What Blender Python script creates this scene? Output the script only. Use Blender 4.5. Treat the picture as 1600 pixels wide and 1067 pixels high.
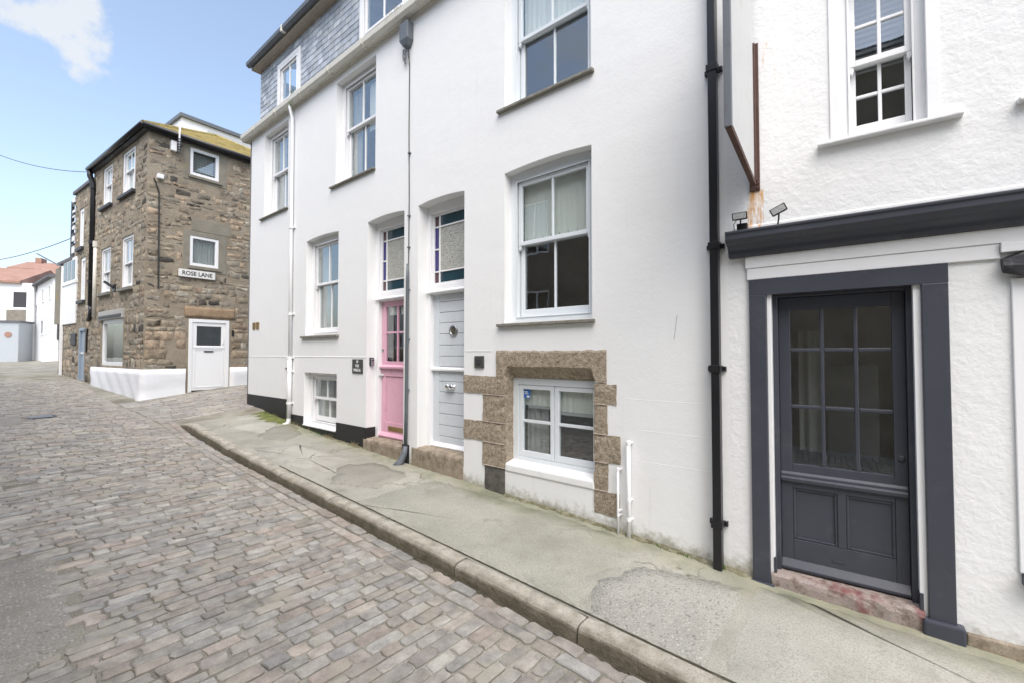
import bpy, math, random
import numpy as np
from mathutils import Vector
R = math.radians
rnd = random.Random(7)
for o in list(bpy.data.objects): bpy.data.objects.remove(o)
SC = bpy.context.scene
COL = SC.collection
H = 1.72                                   # camera height above the pavement by the black downpipe

# ------------------------------------------------------------------ camera
PITCH, ROLL = R(1.555), R(0.135)
F_PX = 704.88
cam_d = bpy.data.cameras.new('camera'); cam = bpy.data.objects.new('camera', cam_d); COL.objects.link(cam)
cam_d.sensor_width = 36; cam_d.lens = 36 * F_PX / 1600; cam_d.clip_start = .05; cam_d.clip_end = 2000
cam.location = (0, 0, H); cam.rotation_euler = (R(90) + PITCH, 0, 0)
SC.camera = cam

# ------------------------------------------------------------------ sky and sun
SUN_AZ = Vector((.14, -.99)).normalized()   # horizontal direction towards the sun (behind the camera)
SUN_EL = R(56)
w = bpy.data.worlds.new('World'); SC.world = w; w.use_nodes = True
nt = w.node_tree; N, Lk = nt.nodes, nt.links
bg = N['Background']; bg.inputs[1].default_value = .15
sky = N.new('ShaderNodeTexSky'); sky.sky_type = 'NISHITA'; sky.sun_disc = False
sky.sun_elevation = SUN_EL; sky.sun_rotation = math.atan2(SUN_AZ.x, SUN_AZ.y)
sky.air_density = 1.0; sky.dust_density = 3.0; sky.ozone_density = 1.0
tc = N.new('ShaderNodeTexCoord')
def wn(t, **k):
    n = N.new(t)
    for a, b in k.items(): setattr(n, a, b)
    return n
def link(a, b): Lk.new(a, b)
# scattered fair-weather clouds over the whole sky, one of them up left of the lane
nz = wn('ShaderNodeTexNoise'); nz.inputs['Scale'].default_value = 2.3; nz.inputs['Detail'].default_value = 9; nz.inputs['Roughness'].default_value = .55
mp = wn('ShaderNodeMapping'); mp.inputs['Scale'].default_value = (1, 1, 1.9); mp.inputs['Location'].default_value = (3.1, .4, 1.7)
link(tc.outputs['Generated'], mp.inputs[0]); link(mp.outputs[0], nz.inputs['Vector'])
rp = wn('ShaderNodeValToRGB'); rp.color_ramp.elements[0].position = .56; rp.color_ramp.elements[1].position = .70
link(nz.outputs['Fac'], rp.inputs[0])
nd = wn('ShaderNodeTexNoise'); nd.inputs['Scale'].default_value = 12; nd.inputs['Detail'].default_value = 9; nd.inputs['Roughness'].default_value = .6
link(tc.outputs['Generated'], nd.inputs['Vector'])
vm = wn('ShaderNodeVectorMath', operation='SUBTRACT'); vm.inputs[1].default_value = (-.642, .613, .462)
link(tc.outputs['Generated'], vm.inputs[0])
vs = wn('ShaderNodeVectorMath', operation='MULTIPLY'); vs.inputs[1].default_value = (1.05, 1.05, 1.55); link(vm.outputs[0], vs.inputs[0])
ln = wn('ShaderNodeVectorMath', operation='LENGTH'); link(vs.outputs[0], ln.inputs[0])
m1 = wn('ShaderNodeMath', operation='MULTIPLY_ADD'); m1.inputs[1].default_value = .30; link(nd.outputs['Fac'], m1.inputs[0]); link(ln.outputs['Value'], m1.inputs[2])
r2 = wn('ShaderNodeMapRange'); r2.inputs['From Min'].default_value = .232; r2.inputs['From Max'].default_value = .180; r2.interpolation_type = 'SMOOTHSTEP'
link(m1.outputs[0], r2.inputs['Value'])
mx0 = wn('ShaderNodeMath', operation='MAXIMUM'); link(rp.outputs[0], mx0.inputs[0]); link(r2.outputs[0], mx0.inputs[1])
mx = wn('ShaderNodeMixRGB'); mx.inputs[2].default_value = (3.1, 3.2, 3.3, 1)
sc1 = wn('ShaderNodeMath', operation='MULTIPLY'); sc1.inputs[1].default_value = .85; link(mx0.outputs[0], sc1.inputs[0]); link(sc1.outputs[0], mx.inputs[0])
hs = wn('ShaderNodeHueSaturation'); hs.inputs['Saturation'].default_value = .86; hs.inputs['Hue'].default_value = .496; hs.inputs['Value'].default_value = 1.15; link(sky.outputs[0], hs.inputs['Color'])
link(hs.outputs[0], mx.inputs[1]); link(mx.outputs[0], bg.inputs[0])

sun_d = bpy.data.lights.new('sun', 'SUN'); sun = bpy.data.objects.new('sun', sun_d); COL.objects.link(sun)
sun_d.energy = 1.6; sun_d.angle = R(54); sun_d.color = (1, .965, .92)
sd = Vector((SUN_AZ.x * math.cos(SUN_EL), SUN_AZ.y * math.cos(SUN_EL), math.sin(SUN_EL)))
sun.rotation_euler = sd.to_track_quat('Z', 'Y').to_euler(); sun.location = sd * 60
SC.view_settings.view_transform = 'Standard'; SC.view_settings.look = 'None'
SC.view_settings.exposure = .92; SC.view_settings.gamma = 1; SC.view_settings.use_curve_mapping = False
SC.cycles.max_bounces = 7; SC.cycles.diffuse_bounces = 3; SC.cycles.transparent_max_bounces = 8
SC.cycles.use_denoising = True

# ------------------------------------------------------------------ frames
class Frame:                                # x = along the wall to the right, y = into the wall, z relative to the camera
    def __init__(s, o, u):
        s.o = np.array(o, float); s.u = np.array(u, float); s.n = np.array((-u[1], u[0])); s.rz = math.atan2(u[1], u[0])
    def w(s, x, y, z): p = s.o + s.u * x + s.n * y; return Vector((p[0], p[1], z + H))
def ang(a): return (math.sin(R(a)), -math.cos(R(a)))
FA = Frame((1.76835, 3.67325), ang(50.22))
FB = Frame((1.76835, 3.67325), ang(53.29))
FC = Frame((-9.3982, 11.5009), ang(54.91))
WORLD = Frame((0, 0), (1, 0))
META = {}

# ------------------------------------------------------------------ mesh builder
class MB:
    def __init__(s): s.v = []; s.f = []; s.c = []
    def add(s, vs, fs, col=None):
        b = len(s.v); s.v += [tuple(p) for p in vs]; s.f += [tuple(b + i for i in f) for f in fs]
        s.c += [col or (1, 1, 1)] * len(vs); return s
    def box(s, x0, x1, y0, y1, z0, z1, col=None):
        return s.add([(x0,y0,z0),(x1,y0,z0),(x1,y1,z0),(x0,y1,z0),(x0,y0,z1),(x1,y0,z1),(x1,y1,z1),(x0,y1,z1)],
              [(0,3,2,1),(4,5,6,7),(0,1,5,4),(1,2,6,5),(2,3,7,6),(3,0,4,7)], col)
    def pxz(s, poly, y0, y1, col=None):     # polygon in (x, z), counter-clockwise seen from the street
        n = len(poly)
        return s.add([(p[0], y0, p[1]) for p in poly] + [(p[0], y1, p[1]) for p in poly],
              [tuple(range(n)), tuple(range(2*n-1, n-1, -1))] + [(i, i+n, (i+1) % n + n, (i+1) % n) for i in range(n)], col)
    def pyz(s, poly, x0, x1, col=None):     # profile in (y, z) swept along x
        n = len(poly)
        return s.add([(x0, p[0], p[1]) for p in poly] + [(x1, p[0], p[1]) for p in poly],
              [tuple(range(n)), tuple(range(2*n-1, n-1, -1))] + [(i, i+n, (i+1) % n + n, (i+1) % n) for i in range(n)], col)
    def quad(s, a, b, c, d, col=None): return s.add([a, b, c, d], [(0, 1, 2, 3)], col)
    def tube(s, pts, r, n=10, caps=True):
        pts = [Vector(p) for p in pts]; rs = r if isinstance(r, (list, tuple)) else [r] * len(pts)
        vs = []; prev = None
        for i, p in enumerate(pts):
            t = (pts[min(i+1, len(pts)-1)] - pts[max(i-1, 0)]).normalized()
            if prev is None:
                a = t.cross(Vector((0, 0, 1)) if abs(t.z) < .9 else Vector((1, 0, 0))).normalized()
            else: a = (prev - t * prev.dot(t)).normalized()
            prev = a; b = t.cross(a)
            for k in range(n):
                q = 2 * math.pi * k / n; vs.append(p + (a * math.cos(q) + b * math.sin(q)) * rs[i])
        fs = [(i*n+k, i*n+(k+1) % n, (i+1)*n+(k+1) % n, (i+1)*n+k) for i in range(len(pts)-1) for k in range(n)]
        if caps: fs += [tuple(range(n))[::-1], tuple(range((len(pts)-1)*n, len(pts)*n))]
        return s.add(vs, fs)
    def lathe(s, c, axis, prof, n=20):      # profile of (distance along axis, radius)
        ax = Vector(axis).normalized(); a = ax.cross(Vector((0, 0, 1)) if abs(ax.z) < .9 else Vector((1, 0, 0))).normalized(); b = ax.cross(a); c = Vector(c)
        vs = [c + ax*h + (a*math.cos(2*math.pi*k/n) + b*math.sin(2*math.pi*k/n))*r for h, r in prof for k in range(n)]
        m = len(prof)
        fs = [(i*n+k, i*n+(k+1) % n, (i+1)*n+(k+1) % n, (i+1)*n+k) for i in range(m-1) for k in range(n)] + [tuple(range(n))[::-1], tuple(range((m-1)*n, m*n))]
        return s.add(vs, fs)
    def frame(s, x0, x1, z0, z1, wl, wr, wb, wt, y0, y1):   # four butted bars
        s.box(x0, x0+wl, y0, y1, z0, z1); s.box(x1-wr, x1, y0, y1, z0, z1)
        s.box(x0+wl, x1-wr, y0, y1, z0, z0+wb); s.box(x0+wl, x1-wr, y0, y1, z1-wt, z1); return s

def tag(o, label=None, cat=None, group=None, kind=None):
    for k, v in (('label', label), ('category', cat), ('group', group), ('kind', kind)):
        if v: o[k] = v
    return o
def thing(name, label, cat, fr, x, z, y=0, group=None):
    o = bpy.data.objects.new(name, None); o.empty_display_size = .2; COL.objects.link(o)
    o.location = fr.w(x, y, z); o.rotation_euler = (0, 0, fr.rz); META[o.name] = (fr, Vector((x, y, z)))
    return tag(o, label, cat, group)
def build(mb, name, mat, parent=None, fr=None, xf=None, smooth=False, bevel=0, seg=2, label=None, cat=None, group=None, kind=None, colors=False, own=False):
    vs = [xf(*p) for p in mb.v] if xf else mb.v
    vs = np.array([tuple(p) for p in vs], float)
    lo, hi = vs.min(0), vs.max(0)
    if parent is not None:
        off = META[parent.name][1]; fr = META[parent.name][0]
        base = Vector(((lo[0]+hi[0])/2, (lo[1]+hi[1])/2, (lo[2]+hi[2])/2)) if own else off
    else: base = Vector(((lo[0]+hi[0])/2, (lo[1]+hi[1])/2, lo[2]))
    me = bpy.data.meshes.new(name); me.from_pydata([tuple(p) for p in vs - np.array(base)], [], mb.f)
    if colors:
        at = me.color_attributes.new('Col', 'FLOAT_COLOR', 'POINT')
        at.data.foreach_set('color', np.array([(c[0], c[1], c[2], 1) for c in mb.c]).ravel())
    if smooth: me.polygons.foreach_set('use_smooth', [True] * len(me.polygons))
    me.materials.append(mat); me.update()
    o = bpy.data.objects.new(name, me); COL.objects.link(o)
    META[o.name] = (fr, base)
    if parent is not None:
        o.parent = parent; o.location = base - off if own else (0, 0, 0)
    else: o.location = fr.w(*base); o.rotation_euler = (0, 0, fr.rz)
    if bevel:
        b = o.modifiers.new('bevel', 'BEVEL'); b.width = bevel; b.segments = seg; b.limit_method = 'ANGLE'; b.angle_limit = R(40)
    return tag(o, label, cat, group, kind)

# ------------------------------------------------------------------ materials
def new_mat(name):
    m = bpy.data.materials.new(name); m.use_nodes = True
    nt = m.node_tree; return m, nt, nt.nodes['Principled BSDF']
def nd_(nt, t, **k):
    n = nt.nodes.new(t)
    for a, b in k.items():
        if a.startswith('i_'): n.inputs[int(a[2:])].default_value = b
        else: setattr(n, a, b)
    return n
def noise(nt, vec, scale, detail=5, rough=.55, dist=0):
    n = nd_(nt, 'ShaderNodeTexNoise'); n.inputs['Scale'].default_value = scale; n.inputs['Detail'].default_value = detail
    n.inputs['Roughness'].default_value = rough; n.inputs['Distortion'].default_value = dist
    if vec: nt.links.new(vec, n.inputs['Vector'])
    return n.outputs['Fac']
def ramp(nt, fac, stops):
    n = nd_(nt, 'ShaderNodeValToRGB'); e = n.color_ramp.elements
    while len(e) < len(stops): e.new(.5)
    for i, (p, c) in enumerate(stops): e[i].position = p; e[i].color = (*c, 1) if len(c) == 3 else c
    nt.links.new(fac, n.inputs[0]); return n.outputs[0]
def mixc(nt, fac, a, b, mode='MIX'):
    n = nd_(nt, 'ShaderNodeMixRGB', blend_type=mode)
    for i, x in ((0, fac), (1, a), (2, b)):
        if isinstance(x, (int, float)): n.inputs[i].default_value = x
        elif isinstance(x, tuple): n.inputs[i].default_value = (*x, 1) if len(x) == 3 else x
        else: nt.links.new(x, n.inputs[i])
    return n.outputs[0]
def math_(nt, op, a, b=0, c=0):
    n = nd_(nt, 'ShaderNodeMath', operation=op)
    for i, x in enumerate((a, b, c)):
        if isinstance(x, (int, float)): n.inputs[i].default_value = x
        else: nt.links.new(x, n.inputs[i])
    return n.outputs[0]
def bump(nt, b, hgt, dist=.01, strength=1, prev=None):
    n = nd_(nt, 'ShaderNodeBump'); n.inputs['Strength'].default_value = strength; n.inputs['Distance'].default_value = dist
    nt.links.new(hgt, n.inputs['Height'])
    if prev: nt.links.new(prev, n.inputs['Normal'])
    nt.links.new(n.outputs[0], b.inputs['Normal']); return n.outputs[0]
BW = lambda lo, hi: [(lo, (0, 0, 0)), (hi, (1, 1, 1))]
def paint(name, col, rough=.45, var=.06, scale=3, bmp=.0015, bscale=60, dirt=None, spec=.4, worn=0):
    m, nt, b = new_mat(name); co = nd_(nt, 'ShaderNodeTexCoord').outputs['Object']
    f = noise(nt, co, scale, 6)
    c = mixc(nt, f, tuple(x*(1-var) for x in col), tuple(min(1, x*(1+var)) for x in col))
    if dirt:
        g = ramp(nt, noise(nt, co, 7, 8, .65), BW(.56, .74)); g = math_(nt, 'MULTIPLY', g, .55)
        c = mixc(nt, g, c, dirt)
    if worn:
        g = ramp(nt, noise(nt, co, 22, 8, .7), BW(1-worn-.03, 1-worn)); c = mixc(nt, g, c, (.32, .29, .26))
    nt.links.new(c, b.inputs['Base Color']); b.inputs['Roughness'].default_value = rough; b.inputs['Specular IOR Level'].default_value = spec
    if bmp: bump(nt, b, noise(nt, co, bscale, 4), bmp, .6)
    return m
def render_white(name, col=(.82, .83, .825), rough_scale=0, foot=None, bmp=.004, rust=False):
    m, nt, b = new_mat(name); co = nd_(nt, 'ShaderNodeTexCoord').outputs['Object']
    c = mixc(nt, noise(nt, co, .9, 5, .6), tuple(x*.955 for x in col), col)
    c = mixc(nt, ramp(nt, noise(nt, co, 14, 9, .7), BW(.68, .80)), c, tuple(x*.82 for x in col))
    sep = nd_(nt, 'ShaderNodeSeparateXYZ'); nt.links.new(co, sep.inputs[0])
    # thin weather streaks running down
    st = nd_(nt, 'ShaderNodeMapping'); st.inputs['Scale'].default_value = (16, 16, .7); nt.links.new(co, st.inputs[0])
    c = mixc(nt, math_(nt, 'MULTIPLY', ramp(nt, noise(nt, st.outputs[0], 1, 6, .6), BW(.60, .80)), .30), c, (.60, .59, .53))
    if foot:                                 # splashed dirt and algae at the foot of the wall
        a, k = foot
        h = math_(nt, 'SUBTRACT', sep.outputs[2], math_(nt, 'MULTIPLY_ADD', sep.outputs[0], k, a))
        n1 = noise(nt, co, 9, 8, .7)
        h2 = math_(nt, 'MULTIPLY_ADD', n1, -.42, h)
        g = nd_(nt, 'ShaderNodeMapRange', interpolation_type='SMOOTHSTEP'); g.inputs[1].default_value = -.06; g.inputs[2].default_value = -.22; nt.links.new(h2, g.inputs[0])
        c = mixc(nt, math_(nt, 'MULTIPLY', g.outputs[0], .8), c, ramp(nt, noise(nt, co, 30, 6), [(.3, (.20, .18, .12)), (.7, (.42, .41, .33))]))
    if rust:
        sx = nd_(nt, 'ShaderNodeMapping'); sx.inputs['Scale'].default_value = (30, 30, 4); nt.links.new(co, sx.inputs[0])
        for (ux, uw, uz, uh, lo) in rust:
            mk = math_(nt, 'MULTIPLY', math_(nt, 'LESS_THAN', math_(nt, 'ABSOLUTE', math_(nt, 'SUBTRACT', sep.outputs[0], ux)), uw),
                       math_(nt, 'LESS_THAN', math_(nt, 'ABSOLUTE', math_(nt, 'SUBTRACT', sep.outputs[2], uz)), uh))
            g = ramp(nt, noise(nt, sx.outputs[0], 1, 6, .7), BW(lo, lo+.2))
            c = mixc(nt, math_(nt, 'MULTIPLY', math_(nt, 'MULTIPLY', mk, g), .95), c, (.60, .29, .05))
    nt.links.new(c, b.inputs['Base Color']); b.inputs['Roughness'].default_value = .7; b.inputs['Specular IOR Level'].default_value = .25
    p = bump(nt, b, noise(nt, co, 2.2, 5, .55), .016, .55)
    p = bump(nt, b, noise(nt, co, 38, 6, .6), bmp, .5, p)
    if rough_scale: 
        p = bump(nt, b, noise(nt, co, rough_scale, 5, .55, .3), .022, .24, p)
    return m
def stone(name, cols, speck=(.1, .09, .08), scale=6, rough=.85, bmp=.006, grain=160, attr=False, lichen=None, speck_amt=.5):
    m, nt, b = new_mat(name); co = nd_(nt, 'ShaderNodeTexCoord').outputs['Object']
    pos = nd_(nt, 'ShaderNodeNewGeometry').outputs['Position']
    n = len(cols); c = ramp(nt, noise(nt, pos, scale, 7, .62), [(.32 + .36*i/max(1, n-1), x) for i, x in enumerate(cols)])
    if attr:
        a = nd_(nt, 'ShaderNodeAttribute', attribute_name='Col').outputs['Color']
        c = mixc(nt, 1, c, a, 'MULTIPLY')
    g = ramp(nt, noise(nt, pos, grain, 3, .6), BW(.55, .68))
    c = mixc(nt, math_(nt, 'MULTIPLY', g, speck_amt), c, speck)
    if lichen:
        l = ramp(nt, noise(nt, pos, lichen[1], 8, .65), BW(lichen[2], lichen[2]+.1)); c = mixc(nt, math_(nt, 'MULTIPLY', l, .75), c, lichen[0])
    nt.links.new(c, b.inputs['Base Color']); b.inputs['Roughness'].default_value = rough; b.inputs['Specular IOR Level'].default_value = .3
    p = bump(nt, b, noise(nt, pos, 22, 7, .65), bmp*1.6, .7)
    bump(nt, b, noise(nt, pos, grain*.7, 4, .6), bmp*.5, .6, p)
    return m
def metal(name, col, rough=.3, metallic=1.0):
    m, nt, b = new_mat(name); b.inputs['Base Color'].default_value = (*col, 1); b.inputs['Metallic'].default_value = metallic
    co = nd_(nt, 'ShaderNodeTexCoord').outputs['Object']
    r = ramp(nt, noise(nt, co, 40, 5), [(.3, (rough*.7,)*3), (.7, (rough*1.4,)*3)]); nt.links.new(r, b.inputs['Roughness']); return m
def glass(name, tint=(.92, .95, .95), ior=.13, wav=.0, rough=0):
    m = bpy.data.materials.new(name); m.use_nodes = True; nt = m.node_tree; nt.nodes.clear()
    o = nd_(nt, 'ShaderNodeOutputMaterial'); mixs = nd_(nt, 'ShaderNodeMixShader'); t = nd_(nt, 'ShaderNodeBsdfTransparent'); g = nd_(nt, 'ShaderNodeBsdfGlossy')
    t.inputs[0].default_value = (*tint, 1); g.inputs['Roughness'].default_value = rough; g.inputs[0].default_value = (.97, .985, 1, 1)
    lw = nd_(nt, 'ShaderNodeLayerWeight'); lw.inputs[0].default_value = .5; fr = math_(nt, 'MULTIPLY_ADD', math_(nt, 'POWER', lw.outputs['Facing'], 4.0), 1-ior, ior)
    co = nd_(nt, 'ShaderNodeTexCoord').outputs['Object']
    bp = nd_(nt, 'ShaderNodeBump'); bp.inputs['Distance'].default_value = .004; bp.inputs['Strength'].default_value = .25
    nt.links.new(noise(nt, co, 2.5, 2), bp.inputs['Height']); nt.links.new(bp.outputs[0], g.inputs['Normal'])
    nt.links.new(fr, mixs.inputs[0]); nt.links.new(t.outputs[0], mixs.inputs[1]); nt.links.new(g.outputs[0], mixs.inputs[2]); nt.links.new(mixs.outputs[0], o.inputs[0])
    return m
def solid_glass(name, col, bmp=0, scale=60, rough=.12):
    m, nt, b = new_mat(name); co = nd_(nt, 'ShaderNodeTexCoord').outputs['Object']
    c = mixc(nt, noise(nt, co, 6, 4), tuple(x*.7 for x in col), tuple(min(1, x*1.25) for x in col))
    if bmp:
        v = nd_(nt, 'ShaderNodeTexVoronoi'); v.inputs['Scale'].default_value = scale; nt.links.new(co, v.inputs['Vector'])
        c = mixc(nt, ramp(nt, v.outputs['Distance'], BW(.2, .6)), tuple(x*.55 for x in col), tuple(min(1, x*1.25) for x in col))
        bump(nt, b, v.outputs['Distance'], bmp, .9)
    nt.links.new(c, b.inputs['Base Color']); b.inputs['Roughness'].default_value = rough; b.inputs['Specular IOR Level'].default_value = .6
    return m

M = {}
M['white'] = paint('white_gloss_paint', (.80, .81, .82), .4, .02)
M['sash'] = paint('pale_blue_white_paint', (.70, .745, .775), .38, .02)
M['pvc'] = paint('white_upvc', (.82, .825, .83), .3, .015, bmp=0)
M['cream'] = paint('cream_gutter_paint', (.62, .60, .53), .5, .08, dirt=(.22, .20, .14))
M['pink'] = paint('pink_gloss_paint', (.70, .405, .51), .35, .06, dirt=(.52, .31, .38))
M['greydoor'] = paint('pale_grey_door_paint', (.60, .645, .68), .42, .04, dirt=(.47, .50, .52))
M['dark'] = paint('dark_grey_paint', (.052, .057, .073), .38, .18, worn=.255, dirt=(.085, .088, .10))
M['black'] = paint('black_paint', (.016, .016, .018), .3, .3)
M['plinth'] = paint('black_bitumen_plinth', (.018, .018, .019), .55, .3, bmp=.006, bscale=25, dirt=(.05, .05, .045))
M['brownrail'] = paint('rusted_iron', (.085, .045, .035), .7, .35, 12, .004, 90)
M['granite'] = stone('granite_quoin', [(.23, .185, .135), (.36, .30, .225), (.46, .395, .31)], (.055, .05, .042), 24, .9, .02, 75, speck_amt=.85)
M['granitedark'] = stone('damp_granite', [(.09, .085, .08), (.16, .145, .125)], (.03, .03, .03), 9, .9, .010, 120)
M['step'] = stone('step_stone', [(.19, .155, .115), (.30, .25, .19), (.38, .325, .255)], (.08, .068, .05), 11, .9, .008, 110, lichen=((.12, .11, .06), 6, .60))
M['stepred'] = stone('worn_red_step', [(.16, .12, .10), (.34, .29, .26), (.30, .25, .24)], (.10, .05, .05), 12, .8, .008, 110, lichen=((.17, .05, .05), 4, .54))
M['sillslate'] = stone('slate_sill', [(.17, .165, .14), (.27, .26, .225)], (.1, .1, .08), 14, .85, .006, 90)
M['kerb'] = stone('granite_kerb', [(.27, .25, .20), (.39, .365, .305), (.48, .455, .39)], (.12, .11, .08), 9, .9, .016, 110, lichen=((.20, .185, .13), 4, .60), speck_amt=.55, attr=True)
M['sett'] = stone('stone_sett', [(.72, .72, .72), (.98, .98, .98), (1.25, 1.25, 1.25)], (.15, .14, .12), 11, .72, .008, 130, attr=True, lichen=((.34, .315, .255), 2.6, .54), speck_amt=.55)
M['rubble'] = stone('rubble_stone', [(.6, .59, .57), (1, 1, 1), (1.4, 1.37, 1.3)], (.07, .06, .045), 9, .92, .02, 60, attr=True, lichen=((.30, .22, .05), 1.1, .66))
M['mortar'] = stone('wall_mortar', [(.22, .185, .14), (.29, .25, .19), (.35, .305, .24)], (.12, .08, .06), 2.5, .95, .02, 60, lichen=((.30, .23, .06), 1.2, .66))
M['cement'] = stone('cement_render_patch', [(.20, .185, .15), (.27, .25, .205)], (.14, .13, .10), 4, .95, .006, 90, lichen=((.30, .23, .06), 1.7, .60))
M['slatehung'] = stone('hung_slate', [(.85, .85, .84), (1.15, 1.14, 1.10), (1.4, 1.38, 1.32)], (.28, .24, .26), 5, .6, .006, 60, attr=True, lichen=((.40, .36, .22), 2.4, .69), speck_amt=.2)
M['roofslate'] = stone('roof_slate', [(.10, .10, .11), (.18, .18, .19)], (.06, .06, .06), 4, .8, .01, 40)
M['lichenroof'] = stone('lichen_covered_roof', [(.22, .17, .07), (.36, .29, .11), (.42, .33, .15)], (.14, .13, .09), 3, .95, .02, 30)
M['redroof'] = stone('red_clay_roof', [(.27, .16, .12), (.38, .235, .185)], (.22, .13, .10), 2, .9, .02, 20)
M['glass'] = glass('window_glass')
M['glassup'] = M['glass']
M['obscure'] = solid_glass('obscure_glass', (.36, .365, .33), .006, 75, .25)
M['teal'] = solid_glass('teal_glass', (.02, .055, .075))
M['blue'] = solid_glass('cobalt_glass', (.03, .025, .16))
M['purple'] = solid_glass('plum_glass', (.085, .035, .045))
M['chrome'] = metal('chrome', (.78, .79, .8), .14)
M['steel'] = metal('brushed_steel', (.42, .43, .45), .4)
M['brass'] = metal('aged_brass', (.45, .33, .16), .45)
M['lead'] = paint('lead_grey_paint', (.13, .145, .165), .5, .15, dirt=(.05, .05, .05))
M['pipegrey'] = paint('grey_conduit_paint', (.10, .115, .125), .45, .15)
M['curtain'] = paint('pale_curtain', (.42, .42, .40), .9, .08, spec=.1)
M['blind'] = paint('cream_blind', (.86, .85, .79), .9, .04, spec=.1)
M['blindgrey'] = paint('grey_slatted_blind', (.13, .135, .15), .6, .1)
M['lace'] = paint('lace_trim', (.50, .50, .50), .9, .1, spec=.1)
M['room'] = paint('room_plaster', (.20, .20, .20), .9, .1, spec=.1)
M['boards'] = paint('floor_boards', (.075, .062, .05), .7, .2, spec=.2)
M['plaque'] = paint('slate_plaque', (.060, .065, .060), .6, .15)
M['letterw'] = paint('white_lettering', (.75, .75, .72), .6, .03, bmp=0)
M['letterk'] = paint('black_lettering', (.03, .03, .03), .6, .03, bmp=0)
M['signw'] = paint('white_street_sign', (.70, .70, .68), .5, .06)
M['bluesticker'] = paint('blue_sticker', (.03, .14, .42), .4, .05, bmp=0)
M['bluegrey'] = paint('blue_grey_paint', (.27, .33, .40), .5, .05)
M['garage'] = paint('pale_grey_garage_paint', (.40, .43, .46), .6, .04)
M['fard'] = paint('dark_far_paint', (.045, .045, .05), .5, .1)
M['timber'] = paint('weathered_black_timber', (.055, .055, .062), .75, .6, 9, .01, 30, dirt=(.5, .49, .47))
M['moss'] = stone('moss', [(.07, .09, .025), (.14, .165, .05), (.23, .23, .09)], (.05, .07, .02), 12, 1, .02, 120)
M['mossdull'] = stone('dirt_and_moss', [(.11, .10, .06), (.20, .19, .12), (.32, .31, .24)], (.08, .07, .04), 14, 1, .02, 120)
M['leaf'] = paint('weed_leaf', (.10, .17, .04), .7, .3)
M['straw'] = paint('dry_grass', (.36, .30, .17), .8, .25)
M['cable'] = paint('cable_black', (.03, .03, .03), .6, .1, bmp=0)
M['lens'] = solid_glass('lamp_lens', (.45, .47, .47), .002, 200, .15)
M['signpanel'] = paint('faded_sign_panel', (.52, .53, .53), .5, .06, dirt=(.42, .38, .32))

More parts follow.
